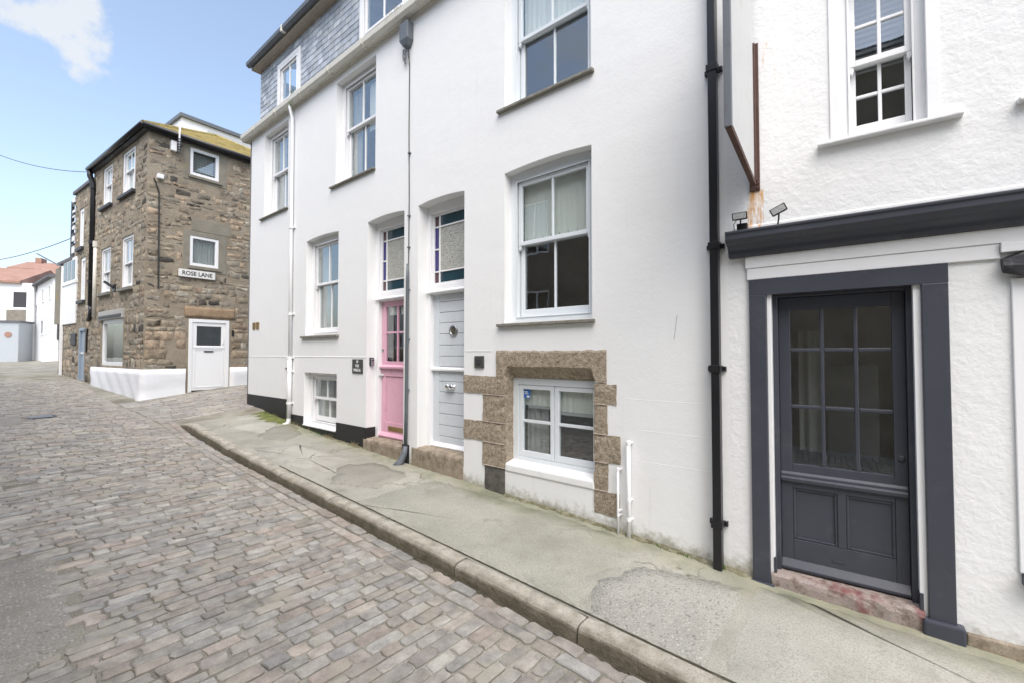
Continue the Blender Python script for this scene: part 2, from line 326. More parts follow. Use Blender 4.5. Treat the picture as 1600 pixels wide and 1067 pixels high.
# ground materials
def ground_mat(name, cols, aggregate=.0, cracks=True, mossy=None, rough=.85, bmp=.004, scale=1.5):
    m, nt, b = new_mat(name); co = nd_(nt, 'ShaderNodeTexCoord').outputs['Object']
    c = ramp(nt, noise(nt, co, scale, 8, .6), [(.3 + .4*i/(len(cols)-1), x) for i, x in enumerate(cols)])
    hgt = noise(nt, co, 90, 4, .6)
    c = mixc(nt, math_(nt, 'MULTIPLY', ramp(nt, hgt, BW(.46, .66)), .5), c, tuple(x*.5 for x in cols[0]))
    c = mixc(nt, math_(nt, 'MULTIPLY', ramp(nt, noise(nt, co, 260, 3, .6), BW(.56, .70)), .45), c, tuple(min(.8, x*1.5) for x in cols[-1]))
    c = mixc(nt, math_(nt, 'MULTIPLY', ramp(nt, noise(nt, co, 3.1, 9, .7), BW(.58, .70)), .45), c, tuple(x*.6 for x in cols[0]))
    if aggregate:
        v = nd_(nt, 'ShaderNodeTexVoronoi'); v.inputs['Scale'].default_value = 42; nt.links.new(co, v.inputs['Vector'])
        g = ramp(nt, v.outputs['Distance'], BW(.30, .42))
        vc = ramp(nt, v.outputs['Color'], [(.2, (.16, .14, .12)), (.45, (.40, .385, .345)), (.8, (.60, .585, .54))])
        inv = math_(nt, 'SUBTRACT', 1, g); c = mixc(nt, math_(nt, 'MULTIPLY', inv, aggregate), c, vc)
        hgt = math_(nt, 'MULTIPLY_ADD', inv, .7, hgt)
    if cracks:
        v = nd_(nt, 'ShaderNodeTexVoronoi', feature='DISTANCE_TO_EDGE'); v.inputs['Scale'].default_value = .85
        wv = nd_(nt, 'ShaderNodeTexNoise'); wv.inputs['Scale'].default_value = 3.5; wv.inputs['Detail'].default_value = 6; nt.links.new(co, wv.inputs['Vector'])
        ad = nd_(nt, 'ShaderNodeVectorMath', operation='MULTIPLY_ADD'); ad.inputs[1].default_value = (.45, .45, .45); nt.links.new(wv.outputs['Color'], ad.inputs[0]); nt.links.new(co, ad.inputs[2])
        nt.links.new(ad.outputs[0], v.inputs['Vector'])
        g = ramp(nt, v.outputs['Distance'], [(.0, (1, 1, 1)), (.010, (0, 0, 0))])
        g = math_(nt, 'MULTIPLY', g, ramp(nt, noise(nt, co, 1.1, 3), BW(.47, .60)))
        c = mixc(nt, math_(nt, 'MULTIPLY', g, .8), c, (.06, .055, .04)); hgt = math_(nt, 'MULTIPLY_ADD', g, -2.5, hgt)
    if mossy:
        sep = nd_(nt, 'ShaderNodeSeparateXYZ'); nt.links.new(co, sep.inputs[0])
        d = math_(nt, 'MULTIPLY_ADD', noise(nt, co, 2.2, 7, .65), -.85, math_(nt, 'MULTIPLY', math_(nt, 'SUBTRACT', sep.outputs[1], mossy), -1))
        g = nd_(nt, 'ShaderNodeMapRange', interpolation_type='SMOOTHSTEP'); g.inputs[1].default_value = .0; g.inputs[2].default_value = -.45; nt.links.new(d, g.inputs[0])
        c = mixc(nt, math_(nt, 'MULTIPLY', g.outputs[0], .72), c, ramp(nt, noise(nt, co, 5, 6), [(.35, (.165, .178, .11)), (.65, (.31, .305, .205))]))
    nt.links.new(c, b.inputs['Base Color']); b.inputs['Roughness'].default_value = rough; b.inputs['Specular IOR Level'].default_value = .25
    p = bump(nt, b, noise(nt, co, 5, 6, .6), .02, .5)
    bump(nt, b, hgt, bmp, .8, p)
    return m
M['pave'] = ground_mat('pavement_concrete', [(0.241, 0.232, 0.193), (0.344, 0.335, 0.289), (0.422, 0.408, 0.352)], 0, True, .415)
M['patchlight'] = ground_mat('light_cement_patch', [(0.310, 0.300, 0.259), (0.396, 0.387, 0.339), (0.448, 0.438, 0.389)], 0, True, .415, scale=2)
M['patchdark'] = ground_mat('damp_concrete_patch', [(.22, .21, .175), (.29, .28, .24), (.35, .335, .29)], 0, False, .415)
M['patchmid'] = ground_mat('trowelled_concrete_patch', [(0.263, 0.258, 0.213), (0.335, 0.330, 0.281), (0.390, 0.384, 0.327)], 0, False, .415, bmp=.005)
M['patchagg'] = ground_mat('exposed_aggregate_patch', [(0.290, 0.282, 0.248), (0.361, 0.354, 0.315), (0.422, 0.416, 0.373)], .5, False, .415, bmp=.008)
M['road'] = ground_mat('road_mortar', [(.14, .127, .095), (.27, .255, .21), (.40, .385, .335)], 0, False, None, .9, .01, scale=1.6)
M['roadpatch'] = ground_mat('road_concrete_patch', [(.23, .215, .185), (.29, .275, .24), (.35, .335, .30)], .35, True, None, .85, .006)

# ------------------------------------------------------------------ ground shape (wall frame: u along, n into the wall)
ZW = lambda u: float(np.interp(u, [-14, -10, -8.8, -7.8, -6.2, -5.3, -4.15, -3.1, -2.7, -1.6, -.84, 0, .3, 1.14, 2, 12], [-1.0, -1.12, -1.225, -1.312, -1.435, -1.468, -1.53, -1.56, -1.60, -1.64, -1.685, -1.735, -1.755, -1.795, -1.84, -2.3]))
ZR = lambda u: float(np.interp(u, [-60, -30, -21.9, -17.7, -13.6, -10, -9.1, -8.6, -6.5, -3.7, -1.76, 0, 3, 12], [-.50, -.60, -.74, -.98, -1.19, -1.26, -1.295, -1.37, -1.53, -1.67, -1.77, -1.86, -1.97, -2.35]))
def zpave(u, n):
    zr = ZR(u) + (.115 if u > -8.6 else 0 if u < -9.1 else .115*(u+9.1)/.5)
    t = min(1, max(0, (n+1.42)/1.42)); return zr*(1-t) + ZW(u)*t
def zroad(u, n):
    z = ZR(u)
    if n > -1.42 and u < -8.9: z += .108*min(2.5, n+1.42)
    if n < -1.42: z -= .012*math.sin(min(1, (-1.42-n)/4.5)*math.pi)*-1.5
    return z
def sheet(us, ns, zf, off=0):
    mb = MB(); k = len(ns)
    mb.add([(u, n, zf(u, n)+off) for u in us for n in ns], [(i*k+j, (i+1)*k+j, (i+1)*k+j+1, i*k+j+1) for i in range(len(us)-1) for j in range(k-1)])
    return mb
us_f = list(np.arange(-60, -16, 2.)) + list(np.arange(-16, 12.01, .2))
mb = sheet(us_f, [-10, -8, -7, -6, -5, -4.5, -4, -3.5, -3, -2.5, -2.2, -2, -1.8, -1.6, -1.5, -1.40], zroad, -.007)
lane = sheet([u for u in us_f if u <= -8.7], [-1.40, -1, -.6, -.2, .2, .6, 1, 1.5, 2, 3, 5, 9, 14], zroad, -.007)
mb.add(lane.v, lane.f)
road = build(mb, 'road', M['road'], fr=FA, smooth=True, kind='structure'); tag(road, 'cobbled lane of grey and pink stone setts')
# wide terrain under everything
build(sheet([-400, -60, -30, -10, 10, 60, 300], [-300, -60, -11, 15, 60, 300], lambda u, n: min(-2.6, ZR(u)-1.2)), 'ground', M['road'], fr=FA, kind='structure', label='ground below the lane and the houses')
us_p = list(np.arange(-9.1, 12.01, .15))
pave = build(sheet(us_p, [-1.33, -1.2, -1, -.8, -.6, -.4, -.2, 0, .2, .5], zpave), 'pavement', M['pave'], fr=FA, smooth=True, kind='structure')
tag(pave, 'worn concrete pavement with moss along the house walls')

# patches in the pavement, each its own thin slab
def patch(parent, poly, mat, off, name='repair_patch', zf=zpave, jag=.014, soft=True):
    out = []
    for _ in range(1 if soft else 0):
        poly = [q for a, b in zip(poly, poly[1:]+poly[:1]) for q in ((a[0]*.75+b[0]*.25, a[1]*.75+b[1]*.25), (a[0]*.25+b[0]*.75, a[1]*.25+b[1]*.75))]
    for i, p in enumerate(poly):
        q = poly[(i+1) % len(poly)]; m = max(2, int(math.hypot(q[0]-p[0], q[1]-p[1])/.06))
        for k in range(m):
            t = k/m; j = jag if 0 < k else 0
            out.append((p[0]+(q[0]-p[0])*t + rnd.uniform(-j, j), p[1]+(q[1]-p[1])*t + rnd.uniform(-j, j)))
    cx = sum(p[0] for p in out)/len(out); cy = sum(p[1] for p in out)/len(out); n = len(out); mb = MB()
    if soft:
        f = [rnd.uniform(0, 6.28) for _ in range(4)]
        def wob(p):
            a = math.atan2(p[1]-cy, p[0]-cx); k = 1+.10*math.sin(3*a+f[0])+.07*math.sin(5*a+f[1])+.04*math.sin(11*a+f[2])+.025*math.sin(19*a+f[3]); return (cx+(p[0]-cx)*k, max(-1.31, min(-.03, cy+(p[1]-cy)*k)))
        out = [wob(p) for p in out]
    vs = []
    for s in (1, .985, .66, .33):
        for p in out:
            x, y = cx+(p[0]-cx)*s, cy+(p[1]-cy)*s; vs.append((x, y, zf(x, y) + (off if s < 1 else -.01)))
    vs.append((cx, cy, zf(cx, cy)+off)); fs = []
    for r_ in range(3): fs += [(r_*n+i, r_*n+(i+1) % n, (r_+1)*n+(i+1) % n, (r_+1)*n+i) for i in range(n)]
    fs += [(3*n+i, 3*n+(i+1) % n, 4*n) for i in range(n)]
    mb.add(vs, fs); return build(mb, name, mat, parent, smooth=True)
patch(pave, [(-.56,-1.30),(-.72,-.9),(-.55,-.45),(-.1,-.30),(.14,-.22),(.15,-.8),(.19,-1.30)], M['patchagg'], .003, soft=False, jag=.022)
patch(pave, [(-3.4,-1.30),(-3.35,-.25),(-2.2,-.12),(-.9,-.10),(-.62,-.42),(-.80,-.88),(-.62,-1.29)], M['patchmid'], .004, soft=False, jag=.022)
patch(pave, [(.27,-1.3),(.21,-.7),(.19,-.12),(1.2,-.06),(4,-.06),(4,-1.3)], M['patchlight'], .006, soft=False, jag=.022)
patch(pave, [(-7.2,-.75),(-8.0,-.95),(-8.3,-.45),(-7.9,-.2),(-7.5,-.35)], M['patchlight'], .005, soft=False, jag=.022)
patch(pave, [(-7.35,-.75),(-7.75,-.12),(-7.1,-.12),(-6.5,-.55),(-6.7,-.9)], M['patchdark'], .009)
patch(pave, [(-6.4,-1.2),(-5.2,-1.28),(-4.3,-.9),(-5.0,-.45),(-6.3,-.6)], M['patchlight'], .005, soft=False, jag=.022)
patch(pave, [(-4.75,-.75),(-4.35,-.25),(-3.7,-.35),(-3.55,-1.05),(-4.2,-1.15)], M['patchdark'], .009)
patch(pave, [(-8.7,-.9),(-9.0,-.3),(-8.5,-.25),(-8.45,-.85)], M['patchlight'], .006, soft=False, jag=.022)

# kerb stones
kj = [-9.0, -8.0, -6.6, -5.75, -4.87, -3.68, -2.75, -1.68, -.55, .45, 1.5, 2.7, 3.9, 5.2, 6.6, 8]
for i in range(len(kj)-1):
    a, b = kj[i]+.007, kj[i+1]-.007; mb = MB(); n = max(6, int((b-a)/.10)); j0 = rnd.uniform(-.008, .008); dz = rnd.uniform(-.006, .006)
    prof = [(-1.31, .003), (-1.35, .004), (-1.40, .002), (-1.428, -.004), (-1.442, -.016), (-1.449, -.035), (-1.452, -.07), (-1.454, -.17), (-1.31, -.17)]
    vs = []
    for k in range(n+1):
        u = a+(b-a)*k/n; e = 1 if 0 < k < n else 0
        drop = .006*(1-e); ph = math.sin(u*5.1+i)*.006 + rnd.uniform(-.003, .003)
        for (y, z) in prof:
            nz_ = zpave(u, -1.40)+z+dz - (drop if z > -.1 else 0) + rnd.uniform(-.002, .002)
            vs.append((u, y + (ph + j0 if y < -1.31 else 0), nz_))
    m = len(prof)
    fs = [(k*m+q, k*m+(q+1) % m, (k+1)*m+(q+1) % m, (k+1)*m+q) for k in range(n) for q in range(m)] + [tuple(range(m))[::-1], tuple(range(n*m, n*m+m))]
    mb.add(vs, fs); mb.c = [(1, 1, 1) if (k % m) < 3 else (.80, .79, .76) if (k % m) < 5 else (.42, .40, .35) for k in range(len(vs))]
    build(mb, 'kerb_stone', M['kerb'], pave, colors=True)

def strip(xa, xb, y0, y1, zf, off, mat, name, lab):
    mb = MB(); n = int((xb-xa)/.04); vs = []
    for k in range(n+1):
        x = xa+(xb-xa)*k/n; j0, j1 = rnd.uniform(-.3, .3)*abs(y1-y0), rnd.uniform(-.45, .45)*abs(y1-y0)
        vs += [(x, y0, zf(x, y0)+off-.004), (x, (y0+y1)/2+j0*.5, zf(x, y0)+off), (x, y1+j1, zf(x, y1)+off-.006)]
    o = build(mb.add(vs, [(3*k+q, 3*k+q+1, 3*k+4+q, 3*k+3+q) for k in range(n) for q in range(2)]), name, mat, pave, kind='stuff'); return o
M['joint'] = stone('joint_dirt', [(.05, .045, .03), (.10, .09, .065)], (.03, .03, .02), 12, 1, .01, 120)
strip(-5.2, 1.2, -1.318, -1.303, zpave, .012, M['joint'], 'kerb_joint_dirt', '')
strip(-8.6, 1.4, -1.452, -1.490, lambda u, n: zroad(u, n), .006, M['joint'], 'gutter_dirt', '')
# ------------------------------------------------------------------ pieces: setts, rubble stones, slates
def block(mb, cx, cy, hx, hy, top, base, jit, bev, dome, ax, col, npt=10, rot=0):
    """irregular rounded block; ax maps (a, b, height) to local xyz"""
    prof = [(-1,-.72),(-1,.72),(-.86,1),(rnd.uniform(-.3,.3),1.02),(.86,1),(1,.72),(1,-.72),(.86,-1),(rnd.uniform(-.3,.3),-1.02),(-.86,-1)]
    out = []
    cr, sr = math.cos(rot), math.sin(rot)
    for (a, b) in prof:
        x = a*hx + rnd.uniform(-jit, jit)*min(1, hx*8); y = b*hy + rnd.uniform(-jit, jit)
        out.append((x*cr-y*sr, x*sr+y*cr))
    vs = []; n = len(out); tz = [rnd.uniform(-.003, .003) for _ in out]
    for x, y in out: vs.append(ax(cx+x, cy+y, base))
    for i, (x, y) in enumerate(out): vs.append(ax(cx+x, cy+y, top-bev))
    kx, ky = max(.3, 1-bev*1.2/hx), max(.3, 1-bev*1.2/hy)
    for i, (x, y) in enumerate(out): vs.append(ax(cx+x*kx, cy+y*ky, top+tz[i]))
    vs.append(ax(cx, cy, top+dome))
    fs = [(r_*n+i, (r_+1)*n+i, (r_+1)*n+(i+1) % n, r_*n+(i+1) % n)[::-1] for r_ in range(2) for i in range(n)] + [(2*n+i, 2*n+(i+1) % n, 3*n) for i in range(n)]
    mb.add(vs, fs, col)
def px_of(v):                               # where a world point falls in the picture, and how far it is
    x, y, z = v[0], v[1], v[2]-H
    cp, sp = math.cos(PITCH), math.sin(PITCH); fw = cp*y+sp*z; up = -sp*y+cp*z
    if fw < .1: return None
    return 512+451.1*x/fw, 341-451.1*up/fw, math.sqrt(x*x+y*y+z*z)
def pieces(parent, items, name, stuff_name, mat, limit=300, size=None, xf=None, smooth=True):
    """items: (world centre, size, maker). The largest in view become objects, the rest one part"""
    scored = []
    for it in items:
        p = px_of(it[0]); s = -1
        if p and -10 < p[0] < 1034 and -10 < p[1] < 692: s = it[1]/p[2]
        scored.append(s)
    order = sorted(range(len(items)), key=lambda i: -scored[i]); top = set(order[:limit])
    rest = MB()
    for i in order:
        if i in top and scored[i] > 0:
            mb = MB(); items[i][2](mb); build(mb, name, mat, parent, smooth=smooth, colors=True, xf=xf, own=True)
        else: items[i][2](rest)
    if rest.v: build(rest, stuff_name, mat, parent, smooth=smooth, colors=True, xf=xf, kind='stuff')

SETT = [(.32,.295,.25),(.30,.28,.245),(.34,.315,.27),(.28,.268,.245),(.37,.35,.30),(.36,.305,.25),(.335,.28,.23),(.36,.32,.265),(.30,.275,.23),(.27,.245,.215),(.33,.315,.28),(.325,.29,.25),(.35,.33,.29),(.295,.285,.26)]
patches = [(-4.35, -2.72, -8, -3.50), (-12.4, -10.6, -8, -3.3)]
def zroad_top(u, n): return zroad(u, n)
items = []
def sett(u, n, hu, hn, rot=0):
    c = rnd.choice(SETT); k = rnd.uniform(.84, 1.14); m_ = sum(c)/3*.97; c = tuple((x*.78+m_*.22)*k for x in c)
    st = rnd.getstate(); rnd.random()
    seed = rnd.random(); top = rnd.uniform(-.001, .011)
    def mk(mb):
        z = zroad_top(u, n)
        block(mb, u, n, hu, hn, top, -.05, .0085, .005, .002, lambda a, b, h: (a, b, zroad_top(a, b)+h), c, rot=rot)
    items.append((FA.w(u, n, zroad(u, n)), hn*2, mk))
u = 1.6
row = 0
while u > -19.5:
    wd = rnd.uniform(.075, .112) if u > -9 else rnd.uniform(.09, .13)
    n = -1.69 - rnd.uniform(0, .03)
    nend = -6.2 if u > -9.5 else -5.2
    while n > nend:
        ln_ = rnd.choice([.12, .15, .18, .20, .23, .26])*rnd.uniform(.9, 1.1)
        cu, cn = u-wd/2, n-ln_/2
        skip = any(a < cu < b and c < cn < d for a, b, c, d in patches) or rnd.random() < .012
        if not skip: sett(cu + rnd.uniform(-.004, .004) + .010*math.sin(cn*1.7+row*.05), cn, wd/2-.006, ln_/2-.008, rnd.uniform(-.035, .035))
        n -= ln_
    u -= wd; row += 1
for k, nn in enumerate((-1.525, -1.635)):   # two gutter courses along the kerb
    u = 1.6
    while u > -9.4:
        ln_ = rnd.uniform(.18, .30); sett(u-ln_/2, nn, ln_/2-.007, .048, rnd.uniform(-.02, .02)); u -= ln_
for _ in range(0):
    pass
# lane mouth beyond the kerb: larger rough paving
u = -9.5
while u > -13.2:
    wd = rnd.uniform(.14, .2); n = -1.68
    while n < .2 + (-9.5-u)*.25:
        ln_ = rnd.uniform(.2, .42); sett(u-wd/2, n+ln_/2, wd/2-.007, ln_/2-.008); n += ln_
    u -= wd
pieces(road, items, 'sett', 'distant_setts', M['sett'], smooth=False)
patch(road, [(-4.33,-3.47),(-2.76,-3.52),(-2.60,-3.75),(-2.7,-6.2),(-4.4,-6.2)], M['roadpatch'], .004, zf=zroad, jag=.02, soft=False)
patch(road, [(-12.4,-3.28),(-10.62,-3.33),(-10.62,-6.0),(-12.4,-6.0)], M['roadpatch'], .002, zf=zroad, jag=.02, soft=False)
mb = MB(); zc = zroad(-11.6, -3.05)
mb.box(-11.85, -11.35, -3.25, -2.85, zc-.03, zc+.008)
g = build(mb, 'drain_cover', M['fard'], fr=FA, label='small dark iron drain cover set in the lane', cat='drain cover')
for k in range(5): build(MB().box(-11.80+.09*k, -11.76+.09*k, -3.2, -2.9, zc+.008, zc+.013), 'bar', M['steel'], g)

# ------------------------------------------------------------------ wall builders
def facade(mb, u0, u1, z0, z1, ops, back=None):
    us = sorted({u0, u1, *[v for o in ops for v in (o[0], o[1])]}); zs = sorted({z0, z1, *[v for o in ops for v in (o[2], o[3])]})
    for i in range(len(us)-1):
        for j in range(len(zs)-1):
            a, b, c, d = us[i], us[i+1], zs[j], zs[j+1]; cu, cz = (a+b)/2, (c+d)/2
            if any(o[0] < cu < o[1] and o[2] < cz < o[3] for o in ops): continue
            mb.quad((a, 0, c), (b, 0, c), (b, 0, d), (a, 0, d))
    for o in ops:
        a, b, c, d, dep = o[:5]; rise = o[5] if len(o) > 5 else 0; sp = d-rise
        mb.quad((a, 0, c), (a, 0, sp), (a, dep, sp), (a, dep, c)); mb.quad((b, 0, c), (b, dep, c), (b, dep, sp), (b, 0, sp))
        mb.quad((a, 0, c), (a, dep, c), (b, dep, c), (b, 0, c))
        if len(o) > 6 and o[6]: mb.quad((a, dep, c), (a, dep, d), (b, dep, d), (b, dep, c))
        if rise:
            K = 14; arc = [(a+(b-a)*k/K, sp+rise*(1-(2*k/K-1)**2)) for k in range(K+1)]
            for k in range(K):
                p, q = arc[k], arc[k+1]
                mb.quad((p[0], 0, p[1]), (q[0], 0, q[1]), (q[0], 0, d), (p[0], 0, d)); mb.quad((p[0], 0, p[1]), (p[0], dep, p[1]), (q[0], dep, q[1]), (q[0], 0, q[1]))
        else: mb.quad((a, 0, d), (b, 0, d), (b, dep, d), (a, dep, d))
    return mb
def curtain_mesh(x0, x1, z0, z1, y, amp=.02, wl=.07):
    mb = MB(); n = max(6, int((x1-x0)/wl*6)); vs = []
    for k in range(n+1):
        x = x0+(x1-x0)*k/n; yy = y+amp*math.sin((x-x0)/wl*2*math.pi)+amp*.5*math.sin((x-x0)/wl*3.3)
        vs += [(x, yy, z0), (x, yy, z1)]
    return mb.add(vs, [(2*k, 2*k+2, 2*k+3, 2*k+1) for k in range(n)])
def sash_window(house, x0, x1, z0, z1, zr, mat, dep=.12, rise=0, fw=.085, cols=2, rt=1, rb=1, st=.05, sill=None, silly=-.05, curt=None, glassm=None, sillm=None, head=.07, botf=.05, name='sash_window', horns=True, xf=None, vent=False):
    """box-frame sash: the frame is the part; sashes, panes, sill are sub-parts"""
    gm = glassm or M['glass']
    y = dep
    mb = MB(); zt = z1 - rise*.15
    mb.frame(x0-.02, x1+.02, z0-.01, z1+.03, fw+.02, fw+.02, botf, head+rise+.03, y, y+.13)
    mb.frame(x0+fw, x1-fw, z0+botf-.01, z1-head-rise, .014, .014, .012, .014, y-.012, y)   # staff bead
    win = build(mb, name, mat, house, bevel=.004, xf=xf)
    gx0, gx1 = x0+fw+.012, x1-fw-.012; gb, gt = z0+botf+.002, z1-head-rise-.01
    def sash(nm, za, zb, ya, rows, brail, trail):
        mb = MB(); mb.frame(gx0, gx1, za, zb, st, st, brail, trail, ya, ya+.04)
        ix0, ix1, iz0, iz1 = gx0+st, gx1-st, za+brail, zb-trail; bw = .022
        xs = [ix0+(ix1-ix0)*k/cols for k in range(cols+1)]; zs = [iz0+(iz1-iz0)*k/rows for k in range(rows+1)]
        for k in range(1, cols): mb.box(xs[k]-bw/2, xs[k]+bw/2, ya+.004, ya+.036, iz0, iz1)
        for k in range(1, rows):
            for c in range(cols): mb.box(xs[c]+(bw/2 if c else 0), xs[c+1]-(bw/2 if c < cols-1 else 0), ya+.006, ya+.034, zs[k]-bw/2, zs[k]+bw/2)
        if horns and nm == 'upper_sash':
            for hx in (gx0, gx1-st*.7): mb.pxz([(hx, za), (hx+st*.7, za), (hx+st*.7, za-.035), (hx+st*.35, za-.06), (hx, za-.035)][::-1], ya+.003, ya+.037)
        build(mb, nm, mat, win, bevel=.003, seg=1, xf=xf)
        for c in range(cols):
            for k in range(rows): build(MB().box(xs[c]+.001, xs[c+1]-.001, ya+.018, ya+.022, zs[k]+.001, zs[k+1]-.001), 'pane', gm, win, xf=xf)
    sash('upper_sash', zr-.02, gt, y+.02, rt, .045, .05)
    sash('lower_sash', gb, zr+.025, y+.068, rb, .085, .04)
    if vent: build(MB().box(x0+fw+.1, x1-fw-.14, y-.02, y+.0, gt-.012, gt+.016), 'trickle_vent', M['pvc'], win, bevel=.004, xf=xf)
    if sill:
        a, b, h = sill; build(MB().pyz([(silly, z0-h), (silly, z0-.012), (dep+.02, z0+.004), (dep+.02, z0-h)], a, b), 'sill', sillm or M['sillslate'], win, bevel=.006, xf=xf)
    if curt:
        for (a, b, za, zb, mt, amp) in curt: build(curtain_mesh(a, b, za, zb, y+.125+amp, amp), 'curtain' if amp > .008 else 'blind', mt, win, smooth=True, xf=xf)
    return win
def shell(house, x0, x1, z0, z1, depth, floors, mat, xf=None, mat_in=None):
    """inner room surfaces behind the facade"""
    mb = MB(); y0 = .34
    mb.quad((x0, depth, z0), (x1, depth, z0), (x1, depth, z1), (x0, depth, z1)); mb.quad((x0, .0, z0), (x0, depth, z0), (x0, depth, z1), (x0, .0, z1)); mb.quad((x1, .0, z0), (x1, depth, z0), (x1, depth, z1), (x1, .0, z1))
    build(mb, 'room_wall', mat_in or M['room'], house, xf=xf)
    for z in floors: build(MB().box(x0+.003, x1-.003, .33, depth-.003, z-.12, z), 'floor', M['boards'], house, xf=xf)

# ------------------------------------------------------------------ right-hand house of the white pair (grey door)
XJ = -4.165
hA = thing('white_house', 'tall white rendered house with a pale grey door and granite-framed basement window', 'house', FA, -2.1, -1.9, group='white rendered terrace houses')
opsR = [(-2.415, -1.262, 2.87, 4.62, .12), (-2.415, -1.262, .352, 2.126, .12, .028), (-2.41, -1.232, -1.25, -.13, .14), (-4.0, -3.082, -1.40, 2.085, .17, .03)]
mb = facade(MB(), XJ, -.0, -2.3, 4.80, opsR)
M['wallR'] = render_white('white_render_a', foot=(.268, -.049), bmp=.003)
build(mb, 'wall', M['wallR'], hA)
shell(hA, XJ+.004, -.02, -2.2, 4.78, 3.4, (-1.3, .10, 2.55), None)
# faint coursing lines and hairline cracks are shallow ribs in the render
mb = MB(); 
for (a, b, z) in ((-3.06, -2.62, .036),): mb.box(a, b, -.004, .004, z-.004, z+.003)
for (a, b, z) in ((-.93, -.16, -.42), (-.80, -.14, -.70), (-.82, -.14, -.98)): build(MB().pyz([(.001, z-.006), (-.0010, z-.002), (-.0010, z+.001), (.001, z+.003)], a, b), 'render_ledge', M['wallR'], hA)
build(mb, 'render_ledge', M['wallR'], hA)
sash_window(hA, -2.415, -1.262, 2.87, 4.62, 3.70, M['sash'], sill=(-2.505, -1.225, .045), curt=[(-2.3, -1.35, 3.72, 4.5, M['blind'], .004)])
w2 = sash_window(hA, -2.415, -1.262, .352, 2.126, 1.275, M['sash'], rise=.028, sill=(-2.505, -1.228, .045), curt=[(-2.31, -1.36, 1.26, 2.06, M['blind'], .0015)], botf=.07, head=.085)
for k in range(8): build(MB().box(-2.27+.115*k, -2.262+.115*k, .236, .239, 1.30, 1.36), 'blind_cord', M['curtain'], w2)
# granite surround of the basement window
QL = [(-3.082, -2.393, -.475, -.262), (-2.752, -2.393, -.795, -.485), (-3.078, -2.393, -1.035, -.805), (-2.756, -2.393, -1.305, -1.045), (-2.715, -2.405, -1.66, -1.315)]
QR = [(-1.245, -1.0, -.485, -.293), (-1.245, -1.1, -.775, -.495), (-1.245, -.962, -1.045, -.785), (-1.245, -1.094, -1.318, -1.055), (-1.245, -.976, -1.545, -1.328)]
def rough_block(x0, x1, z0, z1, y0, y1, j=.012):
    mb = MB(); nx = max(2, int((x1-x0)/.06)); nz = max(2, int((z1-z0)/.06)); grid = []
    for i in range(nx+1):
        for k in range(nz+1):
            ex = i in (0, nx); ez = k in (0, nz)
            grid.append((x0+(x1-x0)*i/nx + rnd.uniform(-j, j)*(.7 if not ex else .45), y0 + rnd.uniform(-j, j)*.45 + (.004 if ex or ez else 0), z0+(z1-z0)*k/nz + rnd.uniform(-j, j)*.5))
    m = nz+1; n0 = len(grid); fs = [(i*m+k, (i+1)*m+k, (i+1)*m+k+1, i*m+k+1) for i in range(nx) for k in range(nz)]
    bd = [i*m for i in range(nx+1)] + [nx*m+k for k in range(1, nz+1)] + [i*m+nz for i in range(nx-1, -1, -1)] + [k for k in range(nz-1, 0, -1)]
    vs = grid + [(grid[i][0], y1, grid[i][2]) for i in bd]
    fs += [(bd[i], n0+i, n0+(i+1) % len(bd), bd[(i+1) % len(bd)]) for i in range(len(bd))]
    return mb.add(vs, fs)
for i, q in enumerate(QL): build(rough_block(*q, -.012, .15), 'quoin', M['granite'] if i < 4 else M['granitedark'], hA)
for i, q in enumerate(QR): build(rough_block(*q, -.012, .15), 'quoin', M['granite'], hA)
M['bead'] = stone('mortar_bead', [(.38, .32, .26), (.50, .44, .37)], (.25, .2, .16), 9, .95, .004, 90, speck_amt=.3)
for q in QL[:-1]: build(MB().box(max(q[0], -2.75), -2.394, -.017, .14, q[2]-.010, q[2]-.001), 'mortar_joint', M['bead'], hA, bevel=.003)
for q in QR[:-1]: build(MB().box(-1.243, min(q[1], -1.095), -.017, .14, q[2]-.010, q[2]-.001), 'mortar_joint', M['bead'], hA, bevel=.003)
build(MB().tube([(-.42, -.001, .335), (-.435, -.001, .22), (-.45, -.001, .12)], .0016, 4), 'wall_scratch', M['lead'], hA)
mb = MB(); nx = 26; vs = []; x0_, x1_ = -2.535, -1.107
prof_n = 6
for i in range(nx+1):
    x = x0_+(x1_-x0_)*i/nx; leg = x < -2.385 or x > -1.245
    jz = rnd.uniform(-.008, .008)
    low = -.282 if leg else -.138+rnd.uniform(-.006, .006)
    pts = [(.15, .03), (-.004, .036+jz), (-.014, .015+jz), (-.013+rnd.uniform(-.004, .004), -.06), (-.012, low), (.150, -.285)]
    vs += [(x, p[0], p[1]) for p in pts]
fs = [(i*6+q, (i+1)*6+q, (i+1)*6+q+1, i*6+q+1) for i in range(nx) for q in range(5)] + [tuple(range(6)), tuple(range(nx*6, nx*6+6))[::-1]]
build(mb.add(vs, fs), 'lintel', M['granite'], hA)
